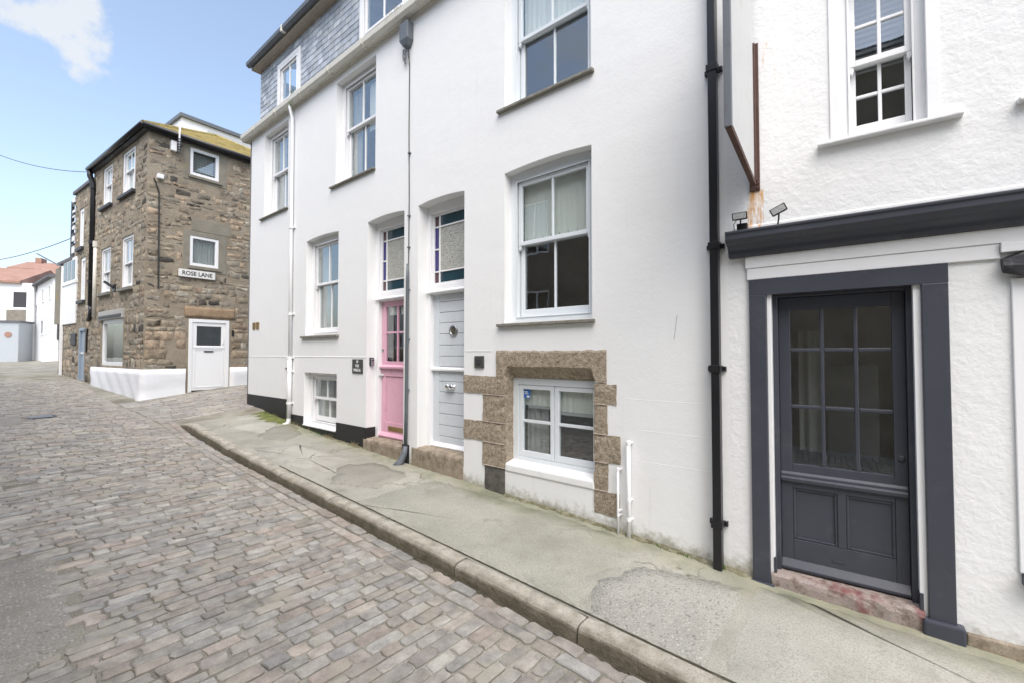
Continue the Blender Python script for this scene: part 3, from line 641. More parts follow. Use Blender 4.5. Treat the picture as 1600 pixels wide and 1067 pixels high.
# basement casement
mb = MB(); mb.frame(-2.40, -1.20, -1.225, -.275, .085, .085, .05, .075, .135, .22)
win = build(mb, 'casement_window', M['sash'], hA, bevel=.004)
for (a, b) in ((-2.312, -1.822), (-1.816, -1.288)):
    mb = MB(); mb.frame(a, b, -1.172, -.352, .052, .052, .066, .05, .145, .19); zm = -.765; mb.box(a+.052, b-.052, .150, .185, zm-.016, zm+.016)
    build(mb, 'casement', M['sash'], win, bevel=.004)
    for (c, d) in ((-1.104, zm-.017), (zm+.017, -.404)): build(MB().box(a+.054, b-.054, .166, .170, c+.001, d-.001), 'pane', M['glass'], win)
build(curtain_mesh(-2.27, -1.83, -.59, -.37, .205, .003), 'blind', M['blind'], win); build(curtain_mesh(-1.79, -1.30, -.63, -.37, .21, .003), 'blind', M['blind'], win)
build(MB().box(-2.22, -1.83, .199, .203, -.62, -.592), 'lace_edge', M['lace'], win); build(MB().box(-1.79, -1.30, .204, .208, -.665, -.632), 'lace_edge', M['lace'], win)
build(curtain_mesh(-2.27, -1.96, -1.18, -.60, .25, .016, .08), 'curtain', M['curtain'], win, smooth=True)
build(MB().pyz([(-.012, -1.34), (-.012, -1.245), (.14, -1.212), (.14, -1.34)], -2.403, -1.238), 'sill', M['wallR'], hA, bevel=.02)
mb = MB(); mb.box(-2.255, -2.165, .163, .165, -.51, -.405); st_ = build(mb, 'sticker', M['bluesticker'], win)
build(MB().box(-2.245, -2.20, .1615, .163, -.44, -.43).box(-2.245, -2.19, .1615, .163, -.46, -.452).box(-2.215, -2.175, .1615, .163, -.50, -.475), 'sticker_print', M['letterw'], win)
# grey door
def door_surround(house, x0, x1, z0, zt, mat, rise=.03, dleaf=.23):
    """frame, transom and coloured fanlight; returns frame part"""
    fw = .07
    mb = MB(); mb.box(x0-.01, x0+fw, .165, .30, z0, zt); mb.box(x1-fw, x1+.01, .165, .30, z0, zt); mb.box(x0+fw, x1-fw, .165, .30, zt-.10-rise, zt)
    f = build(mb, 'door_frame', mat, house, bevel=.006)
    mb = MB(); mb.box(x0+fw, x1-fw, .19, .30, .815, .955); mb.pyz([(.125, .835), (.125, .855), (.195, .885), (.195, .825)], x0+.02, x1-.02); build(mb, 'transom', mat, f, bevel=.006)
    gx0, gx1, gz0, gz1 = x0+fw, x1-fw, .955, zt-.10-rise
    mb = MB(); mb.frame(gx0, gx1, gz0, gz1, .03, .03, .03, .03, .205, .25)
    a, b, c, d = gx0+.03, gx1-.03, gz0+.03, gz1-.03; s = .105; sz = .155; t = .010
    xs = [a, a+s, b-s, b]; zs = [c, c+sz, (c+d)/2, d-sz, d]
    for x in xs[1:3]: mb.box(x-t, x+t, .210, .245, c, d)
    for z in (zs[1], zs[3]):
        mb.box(a, xs[1]-t, .211, .244, z-t, z+t); mb.box(xs[1]+t, xs[2]-t, .211, .244, z-t, z+t); mb.box(xs[2]+t, b, .211, .244, z-t, z+t)
    mb.box(a, xs[1]-t, .211, .244, zs[2]-t, zs[2]+t); mb.box(xs[2]+t, b, .211, .244, zs[2]-t, zs[2]+t)
    fl = build(mb, 'fanlight', mat, house, bevel=.003, seg=1)
    P = lambda xa, xb, za, zb, m: build(MB().box(xa, xb, .226, .231, za, zb), 'pane', m, fl)
    P(xs[1], xs[2], zs[1], zs[3], M['obscure']); P(xs[1], xs[2], zs[3], zs[4], M['teal']); P(xs[1], xs[2], zs[0], zs[1], M['teal'])
    for (xa, xb) in ((xs[0], xs[1]), (xs[2], xs[3])):
        P(xa, xb, zs[1], zs[2], M['blue']); P(xa, xb, zs[2], zs[3], M['blue']); P(xa, xb, zs[3], zs[4], M['purple']); P(xa, xb, zs[0], zs[1], M['purple'])
    return f
door_surround(hA, -4.0, -3.082, -1.34, 2.085, M['white'])
x0, x1 = -3.928, -3.154
leaf = build(MB().box(x0, x1, .245, .285, -1.24, .815), 'door', M['greydoor'], hA)
build(MB().box(x0, x0+.12, .228, .247, -1.24, .815).box(x1-.12, x1, .228, .247, -1.24, .815), 'stile', M['greydoor'], leaf, bevel=.003)
zz = .815
edges = [.815, .713, .566, .420, .270, .120, -.03, -.172]
for a, b in zip(edges, edges[1:]): build(MB().box(x0+.122, x1-.122, .229, .247, b+.003, a-.003), 'plank', M['greydoor'], leaf, bevel=.005)
edges = [-.235, -.375, -.520, -.670, -.820, -.975, -1.125, -1.24]
for a, b in zip(edges, edges[1:]): build(MB().box(x0+.122, x1-.122, .229, .247, b+.003, a-.003), 'plank', M['greydoor'], leaf, bevel=.005)
build(MB().pyz([(.190, -.232), (.185, -.205), (.225, -.178), (.246, -.178), (.246, -.232)], x0-.015, x1+.01), 'drip_rail', M['white'], leaf, bevel=.004)
build(MB().pyz([(.175, -1.275), (.17, -1.255), (.225, -1.215), (.246, -1.215), (.246, -1.275)], x0-.03, x1+.02), 'weatherboard', M['white'], leaf, bevel=.004)
pc = (-3.515, .228, .305)
ph = build(MB().lathe(pc, (0, -1, 0), [(0, .082), (.012, .082), (.020, .070), (.020, .056), (.010, .050), (.006, .048)], 28), 'porthole', M['steel'], leaf, smooth=False)
build(MB().lathe((pc[0], .222, pc[2]), (0, -1, 0), [(0, .049), (.003, .049)], 28), 'porthole_pane', M['teal'] if False else solid_glass('porthole_glass', (.10, .085, .06), 0, 1, .08), leaf)
for dx in (-.035, .045): build(MB().lathe((-3.56+dx, .228, -.440), (0, -1, 0), [(0, .034), (.006, .034), (.010, .016), (.028, .014), (.034, .034), (.052, .044), (.066, .036), (.074, .014)], 20), 'door_knob', M['chrome'], leaf, smooth=True)
build(MB().box(x1-.03, x1+.01, .16, .225, -.24, -.07), 'door_pull', M['black'], leaf, bevel=.012)
# step: front edge follows the ground
def step(house, xa, xb, zt, y0=-.02, mat='step', yb=.245, name='doorstep', nose=.02):
    mb = MB(); n = 10; vs = []
    for i in range(n+1):
        x = xa+(xb-xa)*i/n; jj = rnd.uniform(-.005, .005)
        pts = [(yb, zt+.012), (.10, zt+.006+jj*.4), (y0+nose+.01, zt+jj), (y0+.006, zt-.018+jj), (y0+jj, zt-.05), (y0+jj, zt-.7), (yb, zt-.7)]
        vs += [(x, p[0], p[1]) for p in pts]
    m = 7; fs = [(i*m+q, (i+1)*m+q, (i+1)*m+(q+1) % m, i*m+(q+1) % m) for i in range(n) for q in range(m)] + [tuple(range(m)), tuple(range(n*m, n*m+m))[::-1]]
    return build(mb.add(vs, fs), name, M[mat], house)
step(hA, -4.10, -3.088, -1.285)
# roof: eaves gutter, slate-hung attic storey
def eaves(house, xa, xb, lead=.0):
    g = MB(); prof = [(-.03, 4.80), (-.12, 4.775), (-.155, 4.82), (-.160, 4.90), (-.150, 4.905), (-.142, 4.83), (-.11, 4.795), (-.05, 4.81), (-.04, 4.905), (-.03, 4.905)]
    g.pyz(prof, xa, xb)
    gt = build(g, 'gutter', M['cream'], house)
    x = xa+.7
    while x < xb-.2:
        build(MB().pyz([(-.035, 4.788), (-.122, 4.762), (-.168, 4.815), (-.172, 4.895), (-.163, 4.9), (-.157, 4.82), (-.118, 4.777), (-.035, 4.80)], x-.025, x+.025), 'bracket', M['cream'], gt); x += 1.05
    build(MB().box(xa+.02, xb-.005, -.028, .25, 4.79, 4.915), 'fascia', M['cream'], house, bevel=.008)
eaves(hA, XJ+.003, -.02)
# the attic storey is lettered per house: slates left-hand on the next house, plain here where the frame cuts it off
SL = [(.36,.40,.46),(.33,.37,.43),(.40,.44,.50),(.30,.335,.39),(.37,.40,.44),(.42,.455,.50)]
def slates(house, xa, xb, za, zb, y, skip, limit):
    items = []; z = za; row = 0; eh = .112
    while z < zb:
        x = xa - (.1 if row % 2 else 0)
        iv = [(xa, xb)]
        for (a, b, c, d) in skip:
            if c < z+eh*.5 < d:
                nv = []
                for (p, q) in iv:
                    if b <= p or a >= q: nv.append((p, q))
                    else:
                        if a > p: nv.append((p, a))
                        if b < q: nv.append((b, q))
                iv = nv
        for (p, q) in iv:
            x = p - (.11 if row % 2 else 0)
            while x < q:
                w_ = rnd.uniform(.19, .23); s0, s1 = max(x, p), min(x+w_, q)
                if s1-s0 > .04:
                    c = rnd.choice(SL); k = rnd.uniform(.85, 1.12); c = tuple(v*k for v in c); t = rnd.uniform(-.003, .003); lift = rnd.uniform(.001, .004)
                    def mk(mb, s0=s0, s1=s1, z=z, c=c, t=t, lift=lift):
                        zz = min(z+eh*1.5, zb+.02)
                        mb.add([(s0+.005, y-.012-lift, z+t), (s1-.005, y-.012-lift, z+t*.3), (s1-.005, y-.004, zz), (s0+.005, y-.004, zz), (s0+.005, y-.004-lift*.4, z+t), (s1-.005, y-.004-lift*.4, z+t*.3), (s1-.005, y, zz), (s0+.005, y, zz)],
                               [(0,1,2,3),(4,7,6,5),(0,4,5,1),(1,5,6,2),(0,3,7,4),(2,6,7,3)], c)
                    items.append((FA.w((s0+s1)/2, y, z), s1-s0, mk))
                x += w_
        z += eh; row += 1
    pieces(house, items, 'slate', 'further_slates', M['slatehung'], limit, smooth=False)
def attic(house, xa, xb, wins, limit):
    y = .20; ops = [(a, b, c, d, .08) for a, b, c, d in wins]
    mb = facade(MB(), xa, xb, 4.88, 6.46, ops); mb.v = [(p[0], p[1]+y, p[2]) for p in mb.v]
    mb.box(xa, xa+.02, y+.003, 3.38, 4.9, 6.46)
    build(mb, 'attic_wall', M['cement'], house)
    slates(house, xa+.0, xb, 4.93, 6.43, y, [(a-.07, b+.07, c-.1, d+.08) for a, b, c, d in wins], limit)
    for a, b, c, d in wins:
        w_ = sash_window(house, a, b, c, d, (c+d)/2-.17, M['pvc'], dep=y-.03, fw=.05, horns=False, head=.05)
        build(MB().frame(a-.07, b+.07, c-.02, d+.08, .07, .07, .02, .08, y-.035, y+.03), 'casing', M['white'], w_, bevel=.005)
    build(MB().box(xa+.03, xb-.003, .003, 3.38, 4.917, 4.93), 'attic_floor', M['boards'], house)
    # eaves and roof slope
    build(MB().pyz([(.02, 6.44), (.02, 6.56), (.28, 6.56), (.28, 6.44)], xa-.08, xb-.003), 'roof_eave', M['curtain'] if False else paint('old_timber_soffit_'+house.name, (.38, .33, .27), .8, .2, 8), house)
    g = MB().pyz([(.018, 6.50), (-.035, 6.48), (-.085, 6.51), (-.095, 6.575), (-.085, 6.58), (-.07, 6.52), (-.03, 6.50), (.018, 6.52)], xa-.11, xb-.003); gt = build(g, 'upper_gutter', M['lead'], house)
    for x in (xa+1.7, xa+3.4): 
        if x < xb: build(MB().box(x-.03, x+.03, -.10, -.0, 6.465, 6.60), 'gutter_clip', M['cream'], gt, bevel=.01)
    build(MB().pyz([(-.02, 6.565), (3.4, 7.9), (3.4, 8.0), (-.02, 6.62)], xa-.1, xb-.003), 'roof', M['roofslate'], house)
attic(hA, XJ+.003, -.02, [(-2.45, -1.45, 5.05, 6.2)], 0)

# ------------------------------------------------------------------ left-hand house of the white pair (pink door)
hL = thing('white_house', 'white rendered corner house with a pink door, black plinth and slate-hung attic', 'house', FA, -7.1, -1.7, group='white rendered terrace houses')
opsL = [(-6.24, -5.055, 2.88, 4.66, .12), (-9.20, -8.07, 2.89, 4.66, .12), (-7.265, -6.122, .33, 2.10, .12, .028), (-7.295, -6.135, -1.268, -.335, .12), (-5.25, -4.312, -1.45, 2.085, .17, .03), (-8.10, -7.80, -1.0, -.265, .07, 0, True)]
XL = -9.985
mb = facade(MB(), XL+.1, XJ, -2.2, 4.80, opsL)
prev = (XL+.1, 0)
for k in range(1, 7):
    q = k/6*math.pi/2; p = (XL+.1-.1*math.sin(q), .1-.1*math.cos(q)); mb.quad((p[0], p[1], -2.2), (prev[0], prev[1], -2.2), (prev[0], prev[1], 4.8), (p[0], p[1], 4.8)); prev = p
mb.quad((XL, 3.4, -2.2), (XL, .1, -2.2), (XL, .1, 4.8), (XL, 3.4, 4.8))
M['wallL'] = render_white('white_render_b', foot=(-4.9, 0), bmp=.003)
build(mb, 'wall', M['wallL'], hL)
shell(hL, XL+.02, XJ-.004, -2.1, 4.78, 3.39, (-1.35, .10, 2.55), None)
sash_window(hL, -6.24, -5.055, 2.88, 4.66, 3.83, M['pvc'], sill=(-6.385, -5.045, .04), curt=[(-6.13, -5.85, 2.95, 4.5, M['curtain'], .02), (-5.6, -5.15, 3.7, 4.5, M['blind'], .004)], st=.055, vent=True)
sash_window(hL, -9.20, -8.07, 2.89, 4.66, 3.80, M['pvc'], sill=(-9.34, -8.035, .04), curt=[(-9.1, -8.7, 2.95, 4.55, M['curtain'], .02), (-8.65, -8.2, 3.7, 4.5, M['blind'], .004)], st=.055, vent=True)
sash_window(hL, -7.265, -6.122, .33, 2.10, 1.265, M['pvc'], rise=.028, sill=(-7.385, -6.08, .05), curt=[(-7.17, -6.86, .42, 2.0, M['curtain'], .02), (-6.5, -6.22, .42, 2.0, M['curtain'], .02)], st=.055, vent=True)
sash_window(hL, -7.295, -6.135, -1.268, -.335, -.80, M['pvc'], curt=[(-7.2, -6.75, -1.2, -.42, M['curtain'], .02), (-6.6, -6.25, -1.2, -.42, M['curtain'], .015)], st=.055, vent=True, sill=(-7.29, -6.14, .035), silly=-.03, sillm=M['white'])
# ledge of the thicker lower wall
mb = MB()
for (a, b) in ((XL+.12, -7.83), (-7.70, -5.26)): mb.pyz([(.002, -.058), (-.004, -.056), (-.005, -.046), (.002, -.036)], a, b)
build(mb, 'render_ledge', M['wallL'], hL)
# black plinth
mb = MB()
def arcp(zb, zt, off):
    pr = None
    for k in range(0, 7):
        q = k/6*math.pi/2; r_ = .1+off; p = (XL+.1-r_*math.sin(q), .1-r_*math.cos(q))
        if pr: mb.quad((p[0], p[1], zb), (pr[0], pr[1], zb), (pr[0], pr[1], zt), (p[0], p[1], zt))
        pr = p
    mb.quad((XL-off, 3.0, zb), (XL-off, .1, zb), (XL-off, .1, zt), (XL-off, 3.0, zt))
arcp(-2.1, -.876, .012)
mb.box(XL+.1, -7.80, -.012, .02, -2.1, -.876); mb.box(-7.80, -7.30, -.012, .02, -2.1, -1.142); mb.box(-7.30, -6.13, -.012, .02, -2.1, -1.285)
mb.box(-6.13, -5.258, -.012, .02, -2.1, -1.142); mb.box(-5.258, -5.236, -.012, .16, -2.1, -1.142);
build(mb, 'plinth', M['plinth'], hL, bevel=.006)
build(MB().box(-4.322, XJ-.003, -.010, .03, -2.1, -1.268), 'plinth', M['plinth'], hL, bevel=.006)
door_surround(hL, -5.25, -4.312, -1.36, 2.085, M['white'])
x0, x1 = -5.178, -4.384
leaf = build(MB().frame(x0, x1, -.215, .815, .105, .105, .10, .085, .228, .27), 'door', M['pink'], hL, bevel=.005, label='pink half-glazed stable door')
gx0, gx1, gz0, gz1 = x0+.105, x1-.105, -.115, .73; xm = (gx0+gx1)/2; zm = .325
build(MB().box(xm-.014, xm+.014, .232, .265, gz0, gz1).box(gx0, xm-.014, .234, .263, zm-.014, zm+.014).box(xm+.014, gx1, .234, .263, zm-.014, zm+.014), 'glazing_bar', M['pink'], leaf, bevel=.004)
for (a, b) in ((gx0, xm), (xm, gx1)):
    for (c, d) in ((gz0, zm), (zm, gz1)): build(MB().box(a+.001, b-.001, .247, .251, c+.001, d-.001), 'pane', M['glass'], leaf)
    build(curtain_mesh(a+.01, b-.02, .60, .72, .29, .004), 'valance', M['blind'], leaf)
low = MB().frame(x0, x1, -1.255, -.225, .10, .10, .20, .12, .228, .27); low.box(x0+.1, x1-.1, .245, .262, -1.055, -.345)
build(low, 'lower_door', M['pink'], leaf, bevel=.005)
for k in range(1, 6): 
    xx = x0+.1+(x1-x0-.2)*k/6; build(MB().box(xx-.003, xx+.003, .2435, .246, -1.05, -.35), 'groove', M['pink'], leaf)
build(MB().pyz([(.185, -.225), (.180, -.195), (.22, -.165), (.235, -.165), (.235, -.225)], x0-.04, x1+.03), 'drip_rail', M['pink'], leaf, bevel=.004)
build(MB().pyz([(.175, -1.285), (.17, -1.262), (.22, -1.215), (.235, -1.215), (.235, -1.285)], x0-.03, x1+.03), 'weatherboard', M['pink'], leaf, bevel=.004)
build(MB().box(x0+.19, x1-.12, .220, .229, -1.185, -1.115).box(x0+.215, x1-.145, .215, .221, -1.168, -1.132), 'letter_plate', M['brass'], leaf, bevel=.004)
mb = MB().lathe((x0+.035, .228, -.335), (0, -1, 0), [(0, .026), (.01, .026), (.014, .012), (.045, .011)], 14); mb.tube([(x0+.035, .188, -.335), (x0-.02, .182, -.338), (x0-.075, .185, -.335)], .010, 8)
build(mb, 'handle', M['steel'], leaf, smooth=True)
build(MB().lathe((x0+.035, .228, .06), (0, -1, 0), [(0, .022), (.012, .022), (.016, .01)], 12), 'lock', M['steel'], leaf)
step(hL, -5.30, -4.325, -1.302)
eaves(hL, XL-.14, XJ-.003)
# boxed eave over the lane end
build(MB().box(XL-.13, XL-.003, -.028, 2.6, 4.80, 4.91), 'soffit', M['white'], hL, bevel=.006)
build(MB().tube([(XL-.19, -.09, 4.84), (XL-.19, 2.7, 4.84)], .055, 10), 'side_gutter', M['cream'], hL, smooth=True)
attic(hL, XL+.02, XJ-.003, [(-8.96, -8.06, 4.93, 6.12), (-5.75, -4.55, 4.93, 6.18)], 300)

# ------------------------------------------------------------------ services on the white houses
# white downpipe of the corner house
t = thing('downpipe', 'white plastic downpipe between the corner-house windows', 'downpipe', FA, -7.76, -1.34)
build(MB().tube([(-7.80, -.10, 4.80), (-7.80, -.095, 4.72), (-7.79, -.055, 4.55), (-7.785, -.05, 2), (-7.77, -.05, -.1)], .030, 12), 'upper_pipe', M['pvc'], t, smooth=True)
build(MB().tube([(-7.77, -.055, -.05), (-7.765, -.055, -1.24)], .040, 12), 'lower_pipe', M['pvc'], t, smooth=True)
build(MB().tube([(-7.765, -.055, -1.22), (-7.765, -.06, -1.29), (-7.78, -.10, -1.335), (-7.80, -.15, -1.35)], .042, 12, False), 'shoe', M['pvc'], t, smooth=True)
for z, rr in ((2.42, .040), (.75, .040), (-.07, .050), (-.33, .050), (-.93, .050)):
    build(MB().lathe((-7.775, -.053, z-.02), (0, 0, 1), [(0, rr), (.04, rr)], 14).box(-7.83, -7.70, -.02, .002, z-.012, z+.012), 'bracket', M['pvc'], t)
# grey conduit between the doors with its box and the loose cable above
t = thing('service_conduit', 'slim grey conduit pipe running down between the pink and grey doors', 'conduit', FA, -4.2, -1.57)
build(MB().tube([(-4.185, -.035, 1.26), (-4.185, -.035, 1.05), (-4.19, -.04, -.8), (-4.195, -.045, -1.30)], [.016, .022, .024, .026], 10), 'pipe', M['pipegrey'], t, smooth=True)
build(MB().tube([(-4.195, -.045, -1.28), (-4.20, -.06, -1.38), (-4.225, -.11, -1.50), (-4.27, -.19, -1.58)], [.030, .040, .050, .052], 12), 'shoe', M['lead'], t, smooth=True)
build(MB().tube([(-4.205, -.03, 4.34), (-4.20, -.012, 4.1), (-4.205, -.012, 3.2), (-4.19, -.012, 2.2), (-4.185, -.02, 1.25)], .0065, 6), 'cable', M['cable'], t)
for z in (2.85, 1.95, 1.5, .9, .2, -.5): build(MB().box(-4.212, -4.165, -.028, .001, z-.008, z+.008), 'clip', M['lead'], t)
t = thing('rainwater_hopper', 'grey boxy rainwater head fixed below the gutter at the top of the conduit', 'hopper', FA, -4.24, 4.36)
hx0, hx1, hd = -4.315, -4.125, -.115
build(MB().add([(hx0,hd,4.46),(hx1,hd,4.46),(hx1,0,4.46),(hx0,0,4.46),(hx0,hd,4.71),(hx1,hd,4.71),(hx1,0,4.71),(hx0,0,4.71),(hx0+.05,hd+.03,4.38),(hx1-.05,hd+.03,4.38),(hx1-.05,0,4.38),(hx0+.05,0,4.38)],
      [(4,5,6,7),(0,1,5,4),(1,2,6,5),(2,3,7,6),(3,0,4,7),(8,9,1,0),(9,10,2,1),(10,11,3,2),(11,8,0,3),(8,11,10,9)]), 'box', M['lead'], t, bevel=.012)
mb = MB()
for k in range(14):
    a = rnd.uniform(-4.30, -4.17); mb.tube([(a, -.06, 4.36), (a+rnd.uniform(-.03, .03), -.05, 4.27), (a+rnd.uniform(-.05, .05), -.03, 4.20+rnd.uniform(-.08, .05))], .003, 4)
build(mb, 'hanging_roots', M['cable'], t)
# black downpipe at the junction
t = thing('downpipe', 'black square downpipe at the joint between the smooth and roughcast white walls', 'downpipe', FA, -.075, -1.75)
build(MB().box(-.118, -.052, -.095, -.03, -1.73, 6), 'pipe', M['black'], t, bevel=.006)
for z in (2.36, .88, -.12, -1.37): build(MB().box(-.130, -.042, -.102, -.026, z-.03, z+.03).box(-.160, -.02, -.03, .004, z-.02, z+.02), 'bracket', M['black'], t, bevel=.004)
# two short white pipes
def capped(x, z0, z1, r, label):
    t = thing('waste_pipe', label, 'pipe', FA, x, z0)
    build(MB().tube([(x, -.045, z0-.1), (x, -.045, z1)], r, 12), 'pipe', M['pvc'], t, smooth=True)
    for z in (z1-.02, (z0+z1)/2-.1, z0+.16): build(MB().lathe((x, -.045, z-.015), (0, 0, 1), [(0, r*1.18), (.03, r*1.18)], 12).box(x+.0, x+.024, -.045, .001, z-.006, z+.006), 'collar', M['pvc'], t)
capped(-.972, -1.66, -1.06, .011, 'thin white waste pipe against the granite corner stones')
capped(-.865, -1.68, -.80, .019, 'taller thicker white capped pipe standing by the basement window')
# wall plates and plaques
pl = thing('meter_plate', 'small dark grey square plate on the white wall above the granite', 'plate', FA, -2.81, -.165)
build(MB().box(-2.885, -2.732, -.022, .001, -.165, -.022), 'plate', M['plaque'], pl, bevel=.006)
build(MB().box(-2.845, -2.772, -.028, -.021, -.125, -.062), 'raised_panel', M['fard'], pl, bevel=.003)
def text_mb(body, size, align='CENTER', ext=.002, bold=0):
    c = bpy.data.curves.new('t', 'FONT'); c.body = body; c.size = size; c.align_x = align; c.align_y = 'CENTER'; c.extrude = ext; c.offset = bold; c.resolution_u = 3
    o = bpy.data.objects.new('t', c); COL.objects.link(o); bpy.context.view_layer.update()
    me = o.evaluated_get(bpy.context.evaluated_depsgraph_get()).to_mesh()
    v = [tuple(p.co) for p in me.vertices]; f = [tuple(p.vertices) for p in me.polygons]
    o.to_mesh_clear(); bpy.data.objects.remove(o); bpy.data.curves.remove(c); return v, f
def lettering(parent, body, size, cx, cz, y, mat, sx=1, bold=0, xf=None):
    v, f = text_mb(body, size, bold=bold); mb = MB(); mb.add([(cx+p[0]*sx, y-p[2], cz+p[1]) for p in v], f); return build(mb, 'lettering', mat, parent, xf=xf)
pl = thing('house_plaque', 'dark slate name plaque with white lettering beside the pink door', 'plaque', FA, -5.49, -.305)
build(MB().box(-5.638, -5.342, -.016, .001, -.305, -.082), 'plate', M['plaque'], pl, bevel=.004)
lettering(pl, '10', .062, -5.49, -.122, -.017, M['letterw'], 1, .001); lettering(pl, 'THE', .062, -5.49, -.188, -.017, M['letterw'], 1, .001); lettering(pl, 'WRECK', .062, -5.49, -.256, -.017, M['letterw'], .95, .001)
ks = thing('key_safe', 'small grey and black key safe on the side of the pink doorway', 'key safe', FA, -5.21, -.2)
XK = lambda x, y, z: (x, y, z)
build(MB().box(-5.249, -5.215, .045, .118, -.185, -.055), 'body', M['black'], ks, bevel=.010)
build(MB().box(-5.216, -5.200, .050, .113, -.180, -.070), 'cover', M['steel'], ks, bevel=.008)
build(MB().box(-5.202, -5.196, .066, .098, -.105, -.083), 'shutter', M['fard'], ks, bevel=.003)
for k, xx in enumerate((-9.61, -9.42)):
    lab = ('left', 'right')[k]; b_ = thing('wall_vent', f'{lab} one of two small brass-coloured vents near the corner of the white house', 'vent', FA, xx, .52, group='brass vents on the white house')
    build(MB().frame(xx-.075, xx+.075, .52, .67, .02, .02, .02, .02, -.014, .001), 'frame', M['brass'], b_, bevel=.003)
    for q in range(4): build(MB().pyz([(-.012, .548+.027*q), (-.002, .560+.027*q), (-.002, .555+.027*q), (-.010, .543+.027*q)], xx-.055, xx+.055), 'louvre', M['brass'], b_)

# ------------------------------------------------------------------ roughcast building on the right
hB = thing('roughcast_house', 'white roughcast building with a dark grey glazed door under a dark cornice', 'house', FB, .73, -1.9)
opsB = [(.275, 1.165, -2.2, .495, .16), (.75, 1.225, 1.545, 2.72, .10), (1.75, 2.225, 1.545, 2.72, .10), (1.60, 2.75, -1.30, .46, .10)]
M['wallB'] = render_white('white_roughcast', (.78, .79, .79), 16, foot=(.135, -.055), bmp=.006, rust=((.205-.73, .058, 1.12+1.9, .17, .41), (.31-.73, .045, 2.32+1.9, .14, .52), (.15-.73, .03, 2.25+1.9, .14, .5)))
mb = facade(MB(), -.0, 7, -2.4, 4.6, opsB)
build(mb, 'wall', M['wallB'], hB)
shell(hB, .004, 6.9, -2.3, 4.58, 3.6, (-1.62, .95), None)
build(MB().box(-.05, 7, .003, 3.7, 4.6, 4.75), 'roof', M['roofslate'], hB)
# door architrave, plinth blocks, inner frame
mb = MB(); mb.box(.155, .272, -.030, .05, -1.80, .455); mb.box(1.168, 1.298, -.030, .05, -1.80, .455)
mb.add([(.155,-.03,.455),(.272,-.03,.455),(1.168,-.03,.455),(1.298,-.03,.455),(1.298,-.03,.578),(.155,-.03,.578)], [(0,1,2,3,4,5)])
mb.box(.155, 1.298, -.0295, .05, .4555, .5775)
arch = build(mb, 'architrave', M['dark'], hB, bevel=.005)
build(MB().box(.120, .305, -.062, .05, -1.95, -1.745), 'plinth_block', M['dark'], arch, bevel=.012); build(MB().box(1.135, 1.335, -.066, .05, -1.95, -1.70), 'plinth_block', M['dark'], arch, bevel=.014)
mb = MB(); mb.frame(.273, 1.167, -1.9, .494, .030, .040, .01, .028, -.004, .085); build(mb, 'inner_lining', M['white'], hB, bevel=.004)
mb = MB(); mb.box(.303, .338, .06, .19, -1.66, .466); mb.box(1.095, 1.130, .06, .19, -1.66, .466); mb.box(.338, 1.095, .06, .19, .435, .466)
mb.box(.296, .315, -.01, .06, -1.80, -1.55); mb.box(1.126, 1.146, -.01, .06, -1.82, -1.56)
build(mb, 'door_frame', M['dark'], hB, bevel=.004)
x0, x1, z0, z1 = .339, 1.094, -1.60, .434
gx0, gx1 = .415, 1.022
mb = MB(); mb.box(x0, gx0, .115, .16, z0, z1); mb.box(gx1, x1, .115, .16, z0, z1); mb.box(gx0, gx1, .115, .16, .336, z1); mb.box(gx0, gx1, .115, .16, -1.03, -.845); mb.box(gx0, gx1, .115, .16, z0, -1.42)
mb.box(.695, .745, .115, .16, -1.42, -1.03)
leafB = build(mb, 'door', M['dark'], hB, bevel=.004, label='dark grey door with nine panes over two panels')
zs = [-.845, -.405, .030, .336]; xs = [gx0, .617, .820, gx1]; bw = .013
mb = MB()
for x in xs[1:3]: mb.box(x-bw, x+bw, .118, .157, -.845, .336)
for z in zs[1:3]:
    for c in range(3): mb.box(xs[c]+(bw if c else 0), xs[c+1]-(bw if c < 2 else 0), .120, .155, z-bw, z+bw)
build(mb, 'glazing_bar', M['dark'], leafB, bevel=.006)
for c in range(3):
    for k in range(3): build(MB().box(xs[c]+.001, xs[c+1]-.001, .136, .140, zs[k]+.001, zs[k+1]-.001), 'pane', M['glass'], leafB)
for (a, b) in ((gx0, .695), (.745, gx1)):
    build(MB().box(a+.001, b-.001, .136, .15, -1.419, -1.031), 'panel', M['dark'], leafB); build(MB().frame(a, b, -1.42, -1.03, .018, .018, .018, .018, .122, .137), 'moulding', M['dark'], leafB, bevel=.006)
build(MB().pyz([(.118, -.985), (.092, -.98), (.088, -.955), (.100, -.945), (.100, -.925), (.118, -.905)], x0+.002, x1-.002), 'drip_rail', M['dark'], leafB, bevel=.003)
build(MB().pyz([(.118, -1.645), (.075, -1.645), (.072, -1.625), (.112, -1.575), (.118, -1.575)], x0, x1), 'weatherboard', M['dark'], leafB, bevel=.003)
build(MB().lathe((1.060, .115, -.72), (0, -1, 0), [(0, .022), (.006, .022), (.010, .012)], 16), 'lock', M['dark'], leafB, smooth=True)
build(MB().box(.66, .73, .110, .116, -1.53, -1.515), 'letter_slot', M['dark'], leafB)
build(curtain_mesh(.42, .60, -.85, .2, .75, .03, .1), 'inner_drape', M['curtain'], leafB, smooth=True)
build(MB().box(.62, .98, 1.0, 1.04, -.9, -.1), 'inner_screen', M['room'], leafB)
step(hB, .285, 1.150, -1.665, y0=-.035, mat='stepred', yb=.15)
